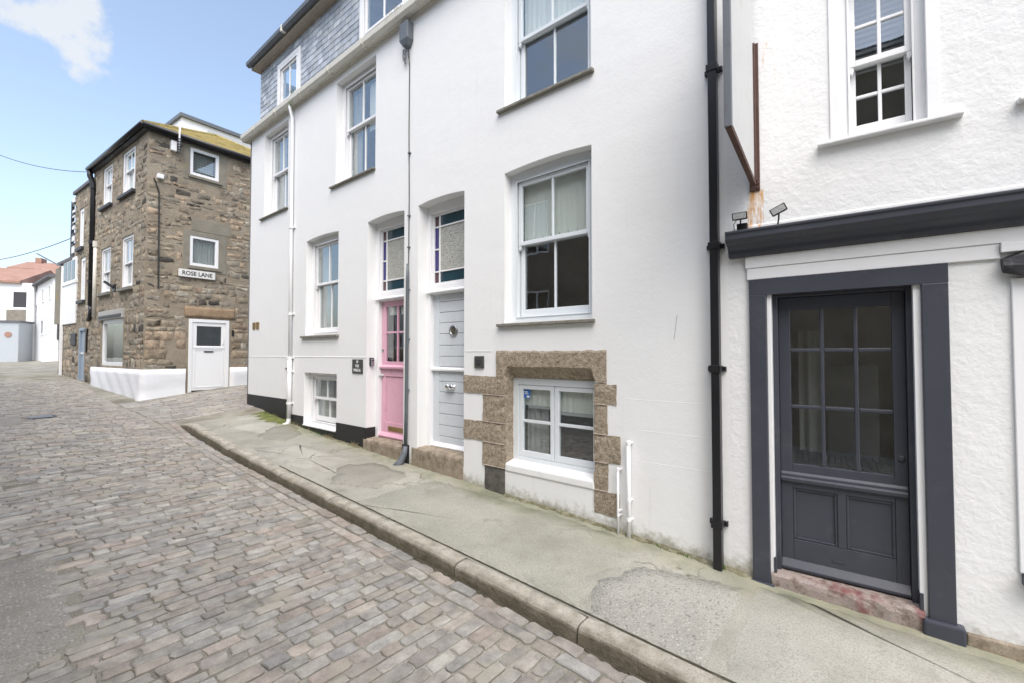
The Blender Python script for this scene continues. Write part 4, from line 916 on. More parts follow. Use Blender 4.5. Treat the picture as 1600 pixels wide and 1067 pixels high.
# cornice and fascia
prof = [(.02, .765), (-.055, .765), (-.068, .79), (-.075, .815), (-.115, .845), (-.165, .862), (-.185, .885), (-.185, .925), (-.195, .93), (-.195, .948), (-.02, .985), (.02, .985)]
cor = build(MB().pyz(prof, .015, 6.9), 'cornice', M['dark'], hB, bevel=.004)
mb = MB(); mb.box(.130, 6.9, -.030, .03, .672, .764); mb.box(.140, 1.530, -.022, .03, .580, .671); mb.box(1.531, 6.9, -.045, .03, .612, .671)
build(mb, 'fascia', M['white'], hB, bevel=.004)
build(MB().box(.04, 6.9, -.01, .02, .986, 1.02), 'flashing', M['wallB'], hB, bevel=.01)
# upper sash windows, small-paned
def bwin(dx):
    w_ = sash_window(hB, .75+dx, 1.225+dx, 1.545, 2.72, 2.10, M['white'], dep=.05, fw=.055, cols=2, rt=2, rb=2, st=.035, head=.05, botf=.03, sill=(.622+dx, 1.388+dx, .035), silly=-.065, sillm=M['wallB'],
        curt=[(.80+dx, 1.18+dx, 2.16, 2.66, M['blindgrey'], .003)])
    build(MB().frame(.698+dx, 1.283+dx, 1.545, 2.79, .055, .06, .004, .07, -.010, .06), 'casing', M['white'], w_, bevel=.006)
    for k in range(12): build(MB().pyz([(.160, 2.165+.042*k), (.170, 2.19+.042*k), (.171, 2.188+.042*k), (.161, 2.163+.042*k)], .80+dx, 1.18+dx), 'blind_slat', M['room'], w_)
bwin(0); bwin(1.0)
# shop window cut by the edge of the picture
mb = MB(); mb.frame(1.575, 2.78, -1.30, .455, .07, .07, .06, .06, -.018, .09); sw = build(mb, 'shop_window', M['white'], hB, bevel=.005)
build(MB().box(1.646, 2.709, .04, .045, -1.239, .394), 'pane', M['glass'], sw)
build(MB().pyz([(-.09, -1.375), (-.09, -1.315), (.02, -1.303), (.02, -1.375)], 1.585, 2.82), 'sill', M['dark'], sw, bevel=.010)
mb = MB(); n = 16; vs = []
for i in range(n+1):
    x = 1.535+1.4*i/n; e = .03 if i == 0 else 0
    vs += [(x, y+rnd.uniform(-.008, .008), z+rnd.uniform(-.010, .010)) for y, z in ((-.02+e, .605-e), (-.085+e, .59-e), (-.10+e, .52), (-.075+e, .462+e), (-.02, .468+e))]
fs = [(i*5+q, (i+1)*5+q, (i+1)*5+(q+1) % 5, i*5+(q+1) % 5) for i in range(n) for q in range(5)] + [tuple(range(5)), tuple(range(n*5, n*5+5))[::-1]]
build(mb.add(vs, fs), 'timber_lintel', M['timber'], hB, smooth=False)
build(MB().box(1.34, 7, -.03, .02, -2.2, -1.735), 'footing', M['step'], hB, bevel=.01)
# hanging sign on its iron bracket
t = thing('hanging_sign', 'rusty iron bracket and faded white projecting sign board above the cornice', 'sign', FB, .20, 1.285)
build(MB().box(.166, .240, -.012, .001, 1.285, 2.47), 'wall_plate', M['brownrail'], t, bevel=.003)
build(MB().box(.185, .221, -.045, -.012, 1.36, 2.46), 'upright', M['brownrail'], t, bevel=.003)
for z in (1.31, 1.345, 1.95, 2.42): build(MB().lathe((.225 if z < 1.4 else .203, -.012 if z < 1.4 else -.046, z), (0, -1, 0), [(0, .012), (.008, .010)], 8), 'bolt', M['brownrail'], t)
BP = [(-.05, 1.345), (-.05, 2.95), (-.95, 2.95), (-.95, 1.43)]
build(MB().pyz(BP, .193, .207), 'panel', M['signpanel'], t)
build(MB().box(.178, .222, -.985, -.95, 1.41, 2.97), 'outer_edge', M['lead'], t, bevel=.003)
build(MB().pyz([(-.05, 1.315), (-.05, 1.35), (-.97, 1.445), (-.97, 1.405)], .182, .218), 'bottom_rail', M['brownrail'], t, bevel=.003)
build(MB().box(.182, .218, -.95, -.05, 2.95, 2.98), 'top_rail', M['brownrail'], t)
# two small floodlights on the cornice
def flood(x, rz, label, box=False):
    t = thing('floodlight', label, 'floodlight', FB, x, .98, -.13, group='small floodlights on the cornice')
    cr, sr = math.cos(rz), math.sin(rz)
    xf = lambda a, b, c: (x + a*cr - c*sr, -.14+b, 1.065 + a*sr + c*cr)
    build(MB().add([(-.055,-.02,-.030),(.055,-.02,-.030),(.055,-.035,.026),(-.055,-.035,.026),(-.040,.035,-.018),(.040,.035,-.018),(.040,.022,.020),(-.040,.022,.020)], [(0,1,2,3),(4,7,6,5),(0,4,5,1),(1,5,6,2),(2,6,7,3),(3,7,4,0)]), 'housing', M['black'], t, xf=xf, bevel=.004)
    build(MB().add([(-.046,-.0245,-.022),(.046,-.0245,-.022),(.046,-.036,.019),(-.046,-.036,.019)], [(0,1,2,3)]), 'lens', M['lens'], t, xf=xf)
    build(MB().tube([(x, -.125, 1.045), (x-.005, -.10, 1.01), (x-.015, -.06, .985)], .006, 6), 'arm', M['black'], t)
    if box: build(MB().box(x-.035, x+.04, -.09, -.03, .968, 1.025), 'junction_box', M['black'], t, bevel=.004); build(MB().tube([(x-.03, -.11, 1.05), (x-.055, -.10, 1.02), (x-.05, -.07, .97)], .003, 5), 'wire', M['cable'], t)
flood(.118, 0.0, 'small black floodlight beside the black downpipe', True)
flood(.378, .42, 'small black floodlight tilted right of the rust stain')
# roughcast nubs in the plaster give it a lumpy edge
# ------------------------------------------------------------------ stone house at the corner of the side lane
RF = lambda x, y, z: (-y, x, z)             # side-lane face: right-hand coordinates into the house frame
hC = thing('stone_house', 'three-storey rubble-stone corner house with a white painted base', 'house', FC, -2.2, -1.3)
EV = 5.80
opsCL = [(-3.90, -2.93, 4.43, 5.66, .10), (-2.05, -.93, 4.42, 5.66, .10), (-3.90, -2.93, 1.80, 3.17, .10), (-1.93, -.95, 1.80, 3.24, .10), (-3.68, -1.63, -.33, .98, .10)]
opsCR = [(.945, 1.66, 4.93, 5.68, .06), (.975, 1.685, 2.42, 3.25, .06), (.985, 2.0, -1.08, .945, .06)]
mb = facade(MB(), -4.85, 0, -1.9, EV, opsCL); build(mb, 'lane_wall', M['mortar'], hC)
mb = facade(MB(), 0, 5.2, -1.9, EV, opsCR); build(mb, 'side_wall', M['mortar'], hC, xf=RF)
build(MB().box(-4.83, -.02, 5.0, 5.19, -1.9, EV).box(-4.84, -4.80, .02, 5.0, -1.9, EV), 'back_wall', M['mortar'], hC)
for z in (-1.1, 1.35, 4.0, 5.78): build(MB().box(-4.78, -.14, .14, 4.98, z-.1, z), 'floor', M['boards'], hC)
RUB = [(.29,.245,.185),(.25,.215,.165),(.32,.275,.21),(.28,.255,.21),(.22,.19,.15),(.32,.26,.19),(.26,.235,.195),(.31,.285,.235)]
def rubble_items(fr, xa, xb, za, zb, skip, out, xf=None, big=False, dark=.025, orange=.08):
    z = za
    while z < zb-.05:
        h = rnd.uniform(.075, .20) if not big else rnd.uniform(.2, .34)
        if z < za+1.3: h *= 1.35
        h = min(h, zb-z)
        iv = [(xa, xb)]
        for (a, b, c, d) in skip:
            if c < z+h-.03 and d > z+.03:
                nv = []
                for (p, q) in iv:
                    if b <= p or a >= q: nv.append((p, q))
                    else:
                        if a-p > .07: nv.append((p, a))
                        if q-b > .07: nv.append((b, q))
                iv = nv
        for (p, q) in iv:
            x = p
            while x < q-.03:
                w_ = rnd.uniform(.10, .40)*(1.25 if z < za+1.3 else 1); 
                if q-(x+w_) < .12: w_ = q-x
                r_ = rnd.random()
                if r_ < dark: c = (.085, .078, .068)
                elif r_ < dark+orange*(2.2 if z < za+1.2 else 1): c = (.34, .265, .195)
                else: c = rnd.choice(RUB)
                k = rnd.uniform(.78, 1.25); c = tuple(v*k for v in c)
                if rnd.random() > .15:
                    cx, cz, hx, hz, tp = x+w_/2, z+h/2+rnd.uniform(-.02, .02), max(.03, w_/2-.010), max(.03, h/2-.012), rnd.uniform(-.004, .010) + (.004 if z < za+1.3 else 0)
                    def mk(mb, cx=cx, cz=cz, hx=hx, hz=hz, c=c, tp=tp, rot=rnd.uniform(-.06, .06)):
                        ax = (lambda a, b, t: (a, -t, b)) if not xf else (lambda a, b, t: xf(a, -t, b))
                        block(mb, cx, cz, hx, hz, tp, -.03, .028, .007, .003, ax, c, rot=rot)
                    L_ = xf(cx, 0, cz) if xf else (cx, 0, cz); out.append((fr.w(*L_), min(w_, h*1.6), mk))
                x += w_
        z += h
out = []
skL = [(a-.06, b+.06, c-.12, d+.10) for a, b, c, d, *_ in opsCL] + [(-3.85, -1.5, .98, 1.25)]
rubble_items(FC, -4.80, -.02, -.40, EV-.02, skL, out)
skR = [(a-.16, b+.22, c-.16, d+.14) for a, b, c, d, *_ in opsCR[:2]] + [(.93, 2.06, -1.1, .98), (.88, 2.15, .98, 1.30), (1.0, 2.0, 3.25, 3.72)]
rubble_items(FC, .02, 3.6, -.40, EV-.02, skR, out, RF, dark=.06, orange=.14)
pieces(hC, out, 'rubble_stone', 'small_rubble', M['rubble'])
build(rough_block(.885, 2.14, .99, 1.28, -.03, .05, .014), 'door_lintel', stone('lintel_stone', [(.27, .19, .12), (.38, .28, .185)], (.1, .08, .06), 5, .9, .02, 60), hC, xf=RF, smooth=True)
# cement render round the small side windows, and the shop lintel
for (a, b, c, d, *_ ) in opsCR[:2]:
    build(MB().frame(a-.15, b+.21, c-.15, d+.13, .15, .21, .15, .13, -.014, .03), 'render_band', M['cement'], hC, xf=RF, bevel=.006)
build(MB().box(1.0, 1.99, -.012, .03, 3.39, 3.72), 'render_band', M['cement'], hC, xf=RF, bevel=.006)
for (a, b, c, d, *_ ) in opsCL[:4]: build(MB().box(a-.08, b+.08, -.09, .05, c-.09, c-.005), 'sill', M['fard'] if c > 4 else M['sillslate'], hC, bevel=.01)
# white painted base
render_white('white_painted_base', (.80, .81, .83), 9, bmp=.006)
def skin(path, zt, name):
    mb = MB(); K = 9; vs = []; path = [path[0]] + path
    for i, (x, y, nx_, ny_, fl) in enumerate(path):
        for k in range(K+1):
            t_ = k/K; z = zt + rnd.uniform(-.006, .006)*(k == 0) - t_*1.35
            o_ = .045 + .012*math.sin(x*7+z*9) + rnd.uniform(-.006, .006) + fl*(.03 + .13*max(0, t_-.25)**1.3 + .025*math.sin(z*14+x*9))
            if k == 0 or i == 0: o_ = -.02 if i == 0 else o_*.8
            vs.append((x+nx_*o_, y+ny_*o_, z))
    vs2 = [(x, y, zt-.0) for (x, y, *_ ) in path]
    n = len(path); fs = [(i*(K+1)+k, i*(K+1)+k+1, (i+1)*(K+1)+k+1, (i+1)*(K+1)+k) for i in range(n-1) for k in range(K)]
    b0 = len(vs); fs += [(b0+i, i*(K+1), (i+1)*(K+1), b0+i+1) for i in range(n-1)]
    build(mb.add(vs+vs2, fs), name, bpy.data.materials['white_painted_base'], hC, smooth=True)
q = math.sqrt(.5)
skin([(-4.55+.15*i, 0, 0, -1, max(0, 1-(4.55-.15*i)/.9)*.8) for i in range(30)] + [(-.04, 0, .2, -.98, .9), (0, 0, q, -q, 1), (0, .05, .98, -.2, .9)] + [(0, .12+.1*i, 1, 0, max(0, .8-i*.16)) for i in range(9)], -.395, 'painted_base')
skin([(0, 2.03+.15*i, 1, 0, 0) for i in range(16)], -.385, 'painted_base')
# windows
def light(house, a, b, c, d, mat, dep=.05, fw=.07, xf=None, name='window', cols=1, curt=True, y2=.25):
    mb = MB(); mb.frame(a-.01, b+.01, c-.01, d+.01, fw, fw, fw, fw, dep, dep+.08); 
    if cols == 2: mb.box((a+b)/2-.02, (a+b)/2+.02, dep+.01, dep+.07, c+fw-.01, d-fw+.01)
    w_ = build(mb, name, mat, house, bevel=.006, xf=xf)
    xs = [a+fw-.01, (a+b)/2, b-fw+.01] if cols == 2 else [a+fw-.01, b-fw+.01]
    for p, q in zip(xs, xs[1:]): build(MB().box(p, q, dep+.04, dep+.045, c+fw-.01, d-fw+.01), 'pane', M['glass'], w_, xf=xf)
    if curt: build(curtain_mesh(a+.06, b-.06, c+.05, d-.05, dep+y2, .012), 'curtain', M['curtain'], w_, xf=xf, smooth=True)
    return w_
for (a, b, c, d, *_ ), zr in zip(opsCL[:4], (5.1, 5.1, 2.45, 2.5)):
    w_ = sash_window(hC, a, b, c, d, zr, M['white'], dep=.03, fw=.14 if c > 4 else .09, st=.07, horns=False, head=.06, curt=[(a+.15, b-.1, c+.1, d-.1, M['blind'], .01)] if c > 4 else None)
light(hC, *opsCL[4][:4], M['white'], .03, .11, name='shop_window')
build(MB().box(-3.80, -1.55, -.06, .04, .985, 1.24), 'shop_fascia', M['curtain'], hC, bevel=.01); build(MB().box(-3.7, -1.62, -.075, -.058, 1.02, 1.10), 'shop_shutter_slot', M['fard'], hC)
wu = light(hC, *opsCR[0][:4], M['white'], .0, .085, xf=RF, name='window')
for k in range(8): build(MB().box(1.02, 1.58, .16, .163, 5.02+.075*k, 5.07+.075*k), 'blind_slat', M['curtain'], wu, xf=RF)
light(hC, *opsCR[1][:4], M['white'], .0, .085, xf=RF, y2=.12)
build(MB().box(.90, 1.74, -.06, .02, 4.84, 4.915), 'sill', M['cement'], hC, xf=RF, bevel=.008); build(MB().box(.93, 1.76, -.05, .02, 2.33, 2.405), 'sill', M['cement'], hC, xf=RF, bevel=.008)
# white side door
mb = MB().frame(.985, 2.0, -1.08, .945, .085, .085, .02, .085, -.02, .06); df = build(mb, 'door_frame', M['pvc'], hC, xf=RF, bevel=.006)
mb = MB().frame(1.072, 1.913, -1.0, .858, .11, .11, 1.23, .10, .005, .05); mb.box(1.10, 1.885, -.012, .006, .155, .215)
mb.frame(1.12, 1.865, -.93, .13, .03, .03, .03, .03, -.004, .006)
dl = build(mb, 'door', M['pvc'], hC, xf=RF, bevel=.005, label='white side door with a square window and letter slot')
build(MB().box(1.182, 1.803, .025, .03, .23, .758), 'pane', M['glass'], dl, xf=RF); build(MB().box(1.37, 1.60, -.008, .006, .05, .085), 'letter_slot', M['black'], dl, xf=RF)
build(MB().box(1.82, 1.85, -.03, .006, .28, .42), 'handle', M['pvc'], dl, xf=RF, bevel=.006)
build(MB().box(1.0, 1.98, -.045, .02, -1.35, -1.045), 'threshold', M['black'], hC, xf=RF, bevel=.005)
build(MB().box(2.065, 2.115, -.06, -.0, .50, .68), 'door_lamp', M['black'], hC, xf=RF, bevel=.01)
build(MB().tube([(.13, -.05, 4.55), (.22, -.04, 4.3), (.25, -.03, 4.2), (.28, -.025, 1.7)], .018, 7), 'wall_cable', M['cable'], hC, xf=RF)
build(MB().box(.19, .33, -.12, .0, 4.56, 4.68), 'alarm_box', M['white'], hC, xf=RF, bevel=.02)
# gutters and hipped roof
build(MB().tube([(-4.85, -.16, EV+.03), (.17, -.16, EV+.03)], .065, 10).tube([(.17, -.16, EV+.03), (.17, 5.2, EV+.03)], .065, 10), 'gutter', M['black'], hC, smooth=True)
build(MB().box(-4.85, .10, -.11, -.0, EV-.06, EV+.06).box(.004, .10, .003, 5.2, EV-.06, EV+.06), 'fascia', M['fard'], hC)
ap = 7.38
mb = MB().add([(-4.85,-.16,EV+.06),(.17,-.16,EV+.06),(.17,5.3,EV+.06),(-4.85,5.3,EV+.06),(-2.65,2.6,ap),(-4.85,2.6,ap)], [(0,1,4,5),(1,2,4),(2,3,5,4),(3,0,5),(0,3,2,1)])
rf = build(mb, 'roof', M['lichenroof'], hC)
mb = MB().tube([(.17,-.16,EV+.07),(-2.65,2.6,ap+.02)], .05, 6).tube([(.17,5.3,EV+.07),(-2.65,2.6,ap+.02)], .05, 6).tube([(-2.65,2.6,ap+.02),(-4.85,2.6,ap+.02)], .05, 6)
build(mb, 'ridge_tiles', M['lichenroof'], rf)
# roof courses stand a little proud
mb = MB()
for k in range(1, 13):
    t_ = k/13; xa = .17+(-2.82)*t_; ya = -.16+2.76*t_; yb = 5.3-2.7*t_; z_ = EV+.06+(ap-EV-.06)*t_
    mb.add([(xa+.03, ya, z_-.02), (xa+.03, yb, z_-.02), (xa+.03, yb, z_+.012), (xa+.03, ya, z_+.012), (xa-.13, ya+.1, z_+.085), (xa-.13, yb-.1, z_+.085)], [(0,1,2,3),(3,2,5,4)])
build(mb, 'slate_courses', M['lichenroof'], rf, kind='stuff')
t = thing('downpipe', 'thick black downpipe on the lane side of the stone house', 'downpipe', FC, -4.80, .7)
build(MB().tube([(-4.72, -.13, EV), (-4.72, -.13, 5.6), (-4.68, -.05, 5.35), (-4.66, -.05, 1.5)], .075, 12), 'pipe', M['black'], t, smooth=True)
build(MB().tube([(-4.66, -.05, 1.52), (-4.68, -.05, 1.2), (-4.9, -.05, 1.05)], .055, 12), 'offset_pipe', M['black'], t, smooth=True)
for z in (5.2, 3.45, 2.2): build(MB().lathe((-4.665, -.05, z), (0, 0, 1), [(0, .092), (.09, .092)], 14), 'collar', M['black'], t)
t = thing('downpipe', 'slim cream downpipe beside the thick black one on the stone house', 'downpipe', FC, -4.40, 1.15)
build(MB().tube([(-4.30, -.04, 3.4), (-4.30, -.04, 1.12)], .055, 10), 'pipe', M['cream'], t, smooth=True); build(MB().lathe((-4.30, -.04, 3.3), (0, 0, 1), [(0, .075), (.18, .075)], 12), 'collar', M['cream'], t)
t = thing('bracket_arm', 'black iron arm sticking out above the shop window of the stone house', 'bracket', FC, -2.5, 1.9)
build(MB().box(-2.56, -2.36, -.03, .0, 1.78, 1.98), 'plate', M['black'], t); build(MB().tube([(-2.46, -.02, 1.88), (-2.75, -.16, 2.06)], .04, 8), 'arm', M['black'], t)
t = thing('street_sign', 'white street name sign reading ROSE LANE on the stone wall', 'sign', FC, 0, 2.07, 1.15)
build(MB().box(.706, 1.587, -.075, -.045, 2.075, 2.28), 'plate', M['signw'], t, xf=RF, bevel=.006)
lettering(t, 'ROSE LANE', .155, 1.147, 2.176, -.077, M['letterk'], .93, .0025, xf=RF)
t = thing('aerial_mast', 'white aerial mast with a bracket box at the stone house eave', 'aerial', FC, .16, 5.36, .6)
build(MB().tube([(.62, -.19, 5.40), (.61, -.25, 6.15)], .022, 8), 'pole', M['pvc'], t, xf=RF, smooth=True); build(MB().box(.47, .60, -.12, .0, 5.40, 5.66), 'box', M['pvc'], t, xf=RF, bevel=.01)
for k in range(5): build(MB().box(.575, .66, -.245, -.15, 5.42+.07*k, 5.44+.07*k), 'clamp', M['fard'], t, xf=RF)
# white loft room behind the lichen roof
t = thing('loft_room', 'white boarded loft room with a flat grey roof behind the lichened roof', 'loft', FC, -5, 6.2, 3.6)
build(MB().box(2.06, 4.9, 4.0, 6.0, 6.2, 8.22), 'wall', M['white'], t, xf=RF)
build(MB().box(1.98, 5.0, 3.9, 6.1, 8.22, 8.34), 'roof', M['lead'], t, xf=RF)
build(MB().box(2.35, 2.75, 3.985, 4.01, 7.0, 8.0), 'window', M['pvc'], t, xf=RF)
for k in range(6): build(MB().box(2.85, 4.85, 3.982, 4.01, 6.9+.2*k, 7.08+.2*k), 'board', M['signpanel'], t, xf=RF)
# ------------------------------------------------------------------ further houses down the lane
hD = thing('stone_house', 'narrow stone house with a pale blue-grey door beyond the corner house', 'house', FC, -6, -.9)
opsD = [(-6.55, -5.95, 3.55, 4.9, .1), (-6.25, -5.62, 1.75, 3.2, .1), (-6.20, -5.50, -.85, .84, .12)]
mb = facade(MB(), -7.05, -4.86, -1.6, 5.55, opsD); mb.box(-7.049, -4.87, .5, 4.5, -1.6, 5.5); build(mb, 'wall', M['mortar'], hD)
out = []; rubble_items(FC, -7.02, -4.88, -.9, 5.5, [(a-.08, b+.08, c-.1, d+.1) for a, b, c, d, *_ in opsD], out); pieces(hD, out, 'rubble_stone', 'small_rubble', M['rubble'], 60)
for o_ in opsD[:2]: light(hD, *o_[:4], M['white'], .03, .13, cols=2, y2=.2); build(MB().box(o_[0]-.1, o_[1]+.1, -.08, .05, o_[2]-.1, o_[2]-.005), 'sill', M['fard'], hD)
build(MB().frame(-6.20, -5.50, -.85, .84, .09, .09, .02, .09, .0, .1), 'door_frame', M['bluegrey'], hD); dd = build(MB().box(-6.11, -5.59, .05, .1, -.83, .75), 'door', M['bluegrey'], hD); build(MB().box(-6.11, -5.59, .03, .052, .0, .06), 'rail', M['signw'], dd)
build(MB().box(-5.40, -5.05, -.05, -.005, .68, .80).box(-5.25, -5.12, -.045, -.005, .05, .68), 'bracket_lamp', M['black'], hD, bevel=.02)
build(MB().box(-7.02, -6.42, -.06, -.01, .30, .68), 'meter_box', M['fard'], hD, bevel=.02)
build(MB().pyz([(-.07, 5.50), (-.07, 5.60), (2.3, 6.6), (4.6, 5.6), (4.6, 5.5)], -7.12, -4.86), 'roof', M['roofslate'], hD)
build(MB().box(-6.85, -6.15, .0, .02, 3.3, 3.42), 'string_course', M['fard'], hD)
hE = thing('low_stone_house', 'low stone house with a white boarded first-floor bay and a white post', 'house', FC, -8, -.75)
build(MB().box(-9.0, -7.06, .0, 4.2, -1.5, 3.25), 'wall', M['mortar'], hE); build(MB().box(-9.8, -9.003, .0, 3, 1.1, 3.2), 'upper_wall', M['cement'], hE)
out = []; rubble_items(FC, -8.98, -7.08, -.8, 1.0, [], out); pieces(hE, out, 'rubble_stone', 'small_rubble', M['rubble'], 20)
bay = build(MB().box(-8.30, -6.55, -.05, .02, 1.02, 3.30), 'bay', M['white'], hE, bevel=.01)
for k in range(3): build(MB().box(-8.2+.55*k, -7.78+.55*k, -.062, -.045, 2.55, 3.2), 'pane', solid_glass('far_pane_%d' % k, (.10, .12, .14)), bay)
build(MB().box(-8.32, -6.52, -.08, -.0, 2.40, 2.50), 'sill', M['white'], bay)
build(MB().pyz([(-.08, 3.25), (-.08, 3.35), (2.1, 4.75), (4.3, 3.35), (4.3, 3.25)], -9.1, -7.06), 'roof', M['roofslate'], hE)
build(MB().box(-7.75, -7.35, 1.0, 1.6, 3.8, 5.4), 'chimney', M['redroof'], hE)
t = thing('white_post', 'tall white post standing in front of the low stone house', 'post', FC, -8.34, -.68, -.05)
build(MB().box(-8.40, -8.28, -.085, -.02, -.9, 3.15), 'pole', M['white'], t); dq = np.array((-17.9, 16.9))-FC.o; build(MB().tube([(-8.34, -.05, 3.1), (float(dq@FC.u), float(dq@FC.n), 3.76)], .022, 6), 'stay', M['lead'], t)
t = thing('roof_ladder_frame', 'dark metal stair frame with white panels rising beyond the narrow stone house', 'frame', FC, -7.35, 3.3, .3)
for k in range(5): build(MB().box(-7.46, -7.12, -.01, .03, 3.50+.42*k, 3.76+.42*k), 'panel', M['white'], t)
build(MB().box(-7.52, -7.46, -.03, .05, 3.36, 5.35), 'post', M['fard'], t)
for k in range(6): build(MB().box(-7.50, -7.10, -.03, .05, 3.40+.36*k, 3.47+.36*k), 'rung', M['fard'], t)
# white houses closing the view
def pt(px, py, Y): 
    return ((px-800)/F_PX*Y, Y)
FF = Frame(((80-800)/F_PX*29.6, 29.6), ang(52.6))
hF = thing('far_white_house', 'white house with small windows at the far end of the lane', 'house', FF, -4, -.6)
build(MB().box(-10.2, 0, 0, 6, -1.6, 5.0), 'wall', M['white'], hF)
build(MB().pyz([(-.3, 5.0), (-.3, 5.12), (3, 6.1), (6.2, 5.12), (6.2, 5.0)], -10.5, .15), 'roof', M['roofslate'], hF)
for (a, b, c, d) in ((-4.2, -3.2, 1.3, 2.4), (-2.3, -1.7, 1.3, 2.5), (-1.0, -.5, 1.4, 2.6), (-7.5, -6.7, 3.6, 4.6), (-4.2, -3.3, 3.6, 4.6), (-1.4, -.6, 3.6, 4.6)):
    w_ = build(MB().frame(a, b, c, d, .1, .1, .1, .1, -.05, .04), 'window', M['white'], hF); build(MB().box(a+.1, b-.1, -.012, .02, c+.1, d-.1), 'pane', M['curtain'] if c > 3 else M['fard'], w_)
build(MB().box(.004, .06, 1.0, 1.9, -1.2, 1.1), 'side_door', M['fard'], hF); 
mb = MB().tube([(.06, .3, 5.0), (.06, .3, .9)], .06, 6).tube([(.06, 2.2, 5.0), (.06, 2.2, .6)], .06, 6)
for k in range(4): mb.box(.02, .08, .3, 2.2, 1.2+k*.95, 1.28+k*.95)
build(mb, 'fire_ladder', M['fard'], hF)
build(MB().box(-1.2, -.5, -.3, -.0, -1.5, .9), 'buttress', M['white'], hF)
FG = Frame(((14-800)/F_PX*33, 33), (.93, .36))
hG = thing('far_white_house', 'white gabled house with a red tiled roof and grey garage at the lane end', 'house', FG, 0, -.6)
build(MB().box(-5, 1.3, 0, 7, -1.6, 5.2), 'wall', M['white'], hG)
build(MB().pyz([(-.3, 5.15), (-.3, 5.3), (3.5, 6.75), (7.3, 5.3), (7.3, 5.15)], -5.2, .62), 'roof', M['redroof'], hG)
w_ = build(MB().frame(.1, 1.0, 3.3, 4.6, .08, .08, .08, .08, -.05, .04), 'window', M['white'], hG); build(MB().box(.18, .92, -.02, .02, 3.38, 4.52), 'pane', M['fard'], w_)
build(MB().box(-.4, 1.3, -1.6, .02, -1.6, 2.2), 'garage', M['garage'], hG, bevel=.02); build(MB().box(-.5, 1.4, -1.7, .02, 2.2, 2.32), 'garage_roof', M['roofslate'], hG)
for x in (.0, .75): build(MB().lathe((x, -1.60, 1.32), (0, -1, 0), [(0, .2), (.03, .2)], 14), 'round_sign', M['redroof'], hG)
build(MB().box(-.2, .9, -.02, .02, 2.35, 3.2), 'niche', M['cement'], hG)
FI = Frame(((20-800)/F_PX*46, 46), (.93, .36))
hI = thing('far_white_house', 'distant white house showing its orange-red roof above the others', 'house', FI, 1, -.5)
build(MB().box(-.4, 2.5, 0, 6, -1.6, 8.6), 'wall', M['white'], hI); build(MB().pyz([(-.3, 8.6), (-.3, 8.75), (3, 9.9), (6.3, 8.75), (6.3, 8.6)], -.5, 2.6), 'roof', M['redroof'], hI); build(MB().box(.4, .9, 2.4, 3.4, 9.3, 10.3), 'chimney', M['redroof'], hI)
FJ = Frame(((70-800)/F_PX*40, 40), (.93, .36))
hJ = thing('far_white_house', 'distant white gable with two chimneys above the low stone house', 'house', FJ, 1.5, -.5)
build(MB().box(-1.5, 4.5, 0, 6, -1.6, 6.8), 'wall', M['white'], hJ); build(MB().pyz([(-.3, 6.8), (-.3, 6.95), (3, 8.3), (6.3, 6.95), (6.3, 6.8)], -1.6, 4.6), 'roof', M['redroof'], hJ)
for x in (1.2, 2.6): build(MB().box(x, x+.7, 2.4, 3.2, 7.6, 9.2), 'chimney', M['cement'], hJ)
# the house across the lane, behind the photographer: what the window glass mirrors
FO = Frame(FA.w(6, -6.6, 0)[:2], (-FA.u[0], -FA.u[1]))
hO = thing('opposite_house', 'stone house across the lane mirrored in the window glass', 'house', FO, 10, -1.8)
opsO = [(2.5+3.4*k, 3.5+3.4*k, .2, 1.9, .12) for k in range(6)] + [(2.5+3.4*k, 3.5+3.4*k, 3.0, 4.6, .12) for k in range(6)]
mb = facade(MB(), 0, 22, -2.6, 5.6, opsO); mb.box(0, 22, .4, 5, -2.6, 5.6); build(mb, 'wall', M['mortar'], hO)
for o_ in opsO: light(hO, *o_[:4], M['white'], .03, .07, cols=2, curt=False)
build(MB().pyz([(-.3, 5.6), (-.3, 5.7), (2.6, 7.2), (5.3, 5.7), (5.3, 5.6)], -.2, 22.2), 'roof', M['roofslate'], hO)
# overhead cables
def cab(a, b, sag, label, r=.012):
    mb = MB(); A_, B_ = Vector(a), Vector(b); mb.tube([A_.lerp(B_, k/16) - Vector((0, 0, sag*4*(k/16)*(1-k/16))) for k in range(17)], r, 5)
    build(mb, 'overhead_cable', M['cable'], fr=WORLD, label=label, cat='cable', group='overhead cables')
ea = FC.w(-4.85, -.15, 5.75); ea.z -= H
cab((-20.5, 17.0, 8.0), tuple(ea), .25, 'thin cable sloping down the sky to the corner of the stone house eave', .010)
cab((-33, 26, 5.4), (-16.9, 17.2, 4.42), .45, 'sagging cable across the pale sky to the metal frame', .014)
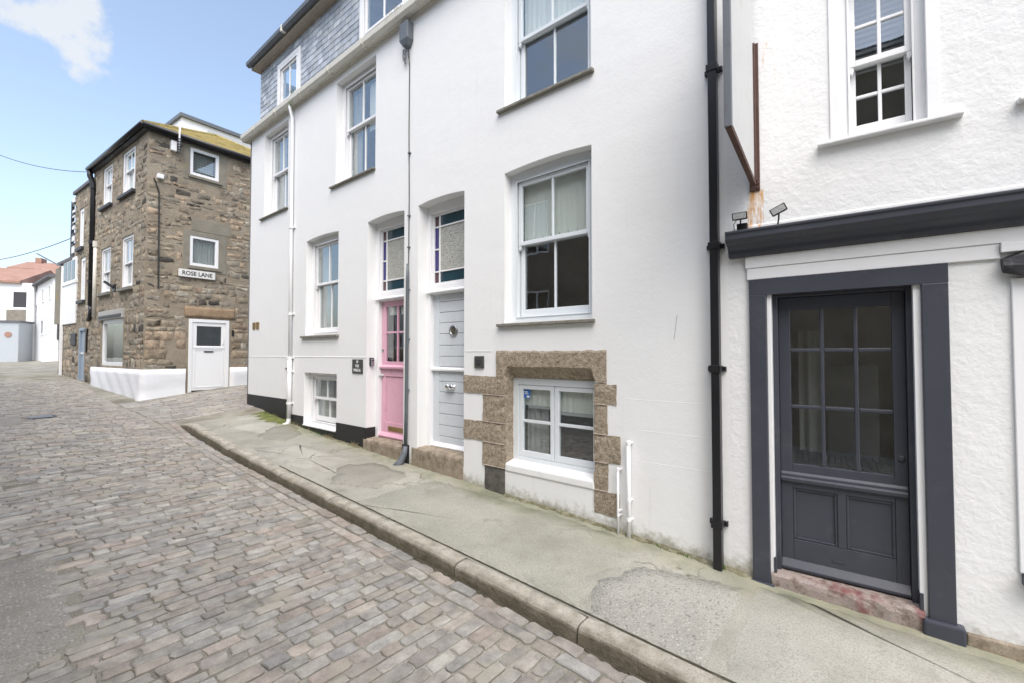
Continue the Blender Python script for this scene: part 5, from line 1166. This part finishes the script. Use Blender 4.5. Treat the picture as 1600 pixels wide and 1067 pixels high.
# ------------------------------------------------------------------ weeds and moss
def tuft(x, y, z, n, h, mat, label, group, spread=.04, lean=.5):
    mb = MB()
    for _ in range(n):
        a = rnd.uniform(0, 6.28); L_ = h*rnd.uniform(.5, 1.1); bx, by = x+rnd.uniform(-spread, spread), y+rnd.uniform(-spread, spread)*.5; dx, dy = math.cos(a)*L_*lean, math.sin(a)*L_*lean*.6; wv = .004
        mb.add([(bx-wv, by, z), (bx+wv, by, z), (bx+dx*.4+wv*.8, by+dy*.4, z+L_*.6), (bx+dx*.4-wv*.8, by+dy*.4, z+L_*.6), (bx+dx, by+dy, z+L_*.9)], [(0,1,2,3),(3,2,4)])
    return build(mb, 'weed_tuft', mat, fr=FA, label=label, cat='weed', group=group)
for k in range(22):
    x = rnd.uniform(-9.6, -5.5); tuft(x, -.04, zpave(x, -.04)-.005, 12, rnd.uniform(.06, .13), rnd.choice([M['straw'], M['leaf'], M['straw']]), 'small dry weed at the foot of the black plinth', 'weeds along the black plinth', .09)
for k in range(12):
    x = rnd.uniform(-2.4, .1); tuft(x, -.03, zpave(x, -.03)-.005, 7, rnd.uniform(.02, .05), M['leaf'], 'tiny green weed at the foot of the white wall', 'weeds along the white wall', .05)
tuft(-7.66, -.11, 4.86, 26, .26, M['leaf'], 'bright green weed growing in the gutter above the white downpipe', 'gutter weeds', .06)
tuft(-7.62, -.15, 4.70, 16, .14, M['leaf'], 'weed hanging under the gutter joint by the white downpipe', 'gutter weeds', .05, .9)
tuft(-4.42, -.10, 4.86, 34, .20, M['straw'], 'brownish weed growing in the gutter above the rainwater head', 'gutter weeds', .16)
def moss_strip(xa, xb, wf, label, mat):
    mb = MB(); n = int((xb-xa)/.05); vs = []
    for k in range(n+1):
        x = xa+(xb-xa)*k/n; w_ = wf(x)*(1+.35*math.sin(x*23)+rnd.uniform(-.2, .2))
        for q, (t, hh) in enumerate(((0, .020), (.35, .022), (.75, .014), (1, -.006))): y = .01-w_*t; vs.append((x, y, zpave(x, y)+hh+rnd.uniform(-.003, .003)))
    fs = [(k*4+q, k*4+q+1, (k+1)*4+q+1, (k+1)*4+q) for k in range(n) for q in range(3)]
    return build(mb.add(vs, fs), 'moss', mat, fr=FA, smooth=True, kind='stuff', label=label, cat='moss')
moss_strip(-9.05, -7.72, lambda x: .30*math.sin((x+9.2)/1.6*math.pi)**.7+.03, 'green moss bank at the foot of the black plinth by the lane', M['moss'])
moss_strip(-2.4, .12, lambda x: .05, 'thin dirty moss line along the foot of the white wall', M['mossdull'])
moss_strip(-6.4, -5.3, lambda x: .05, 'thin moss line under the basement window', M['mossdull'])
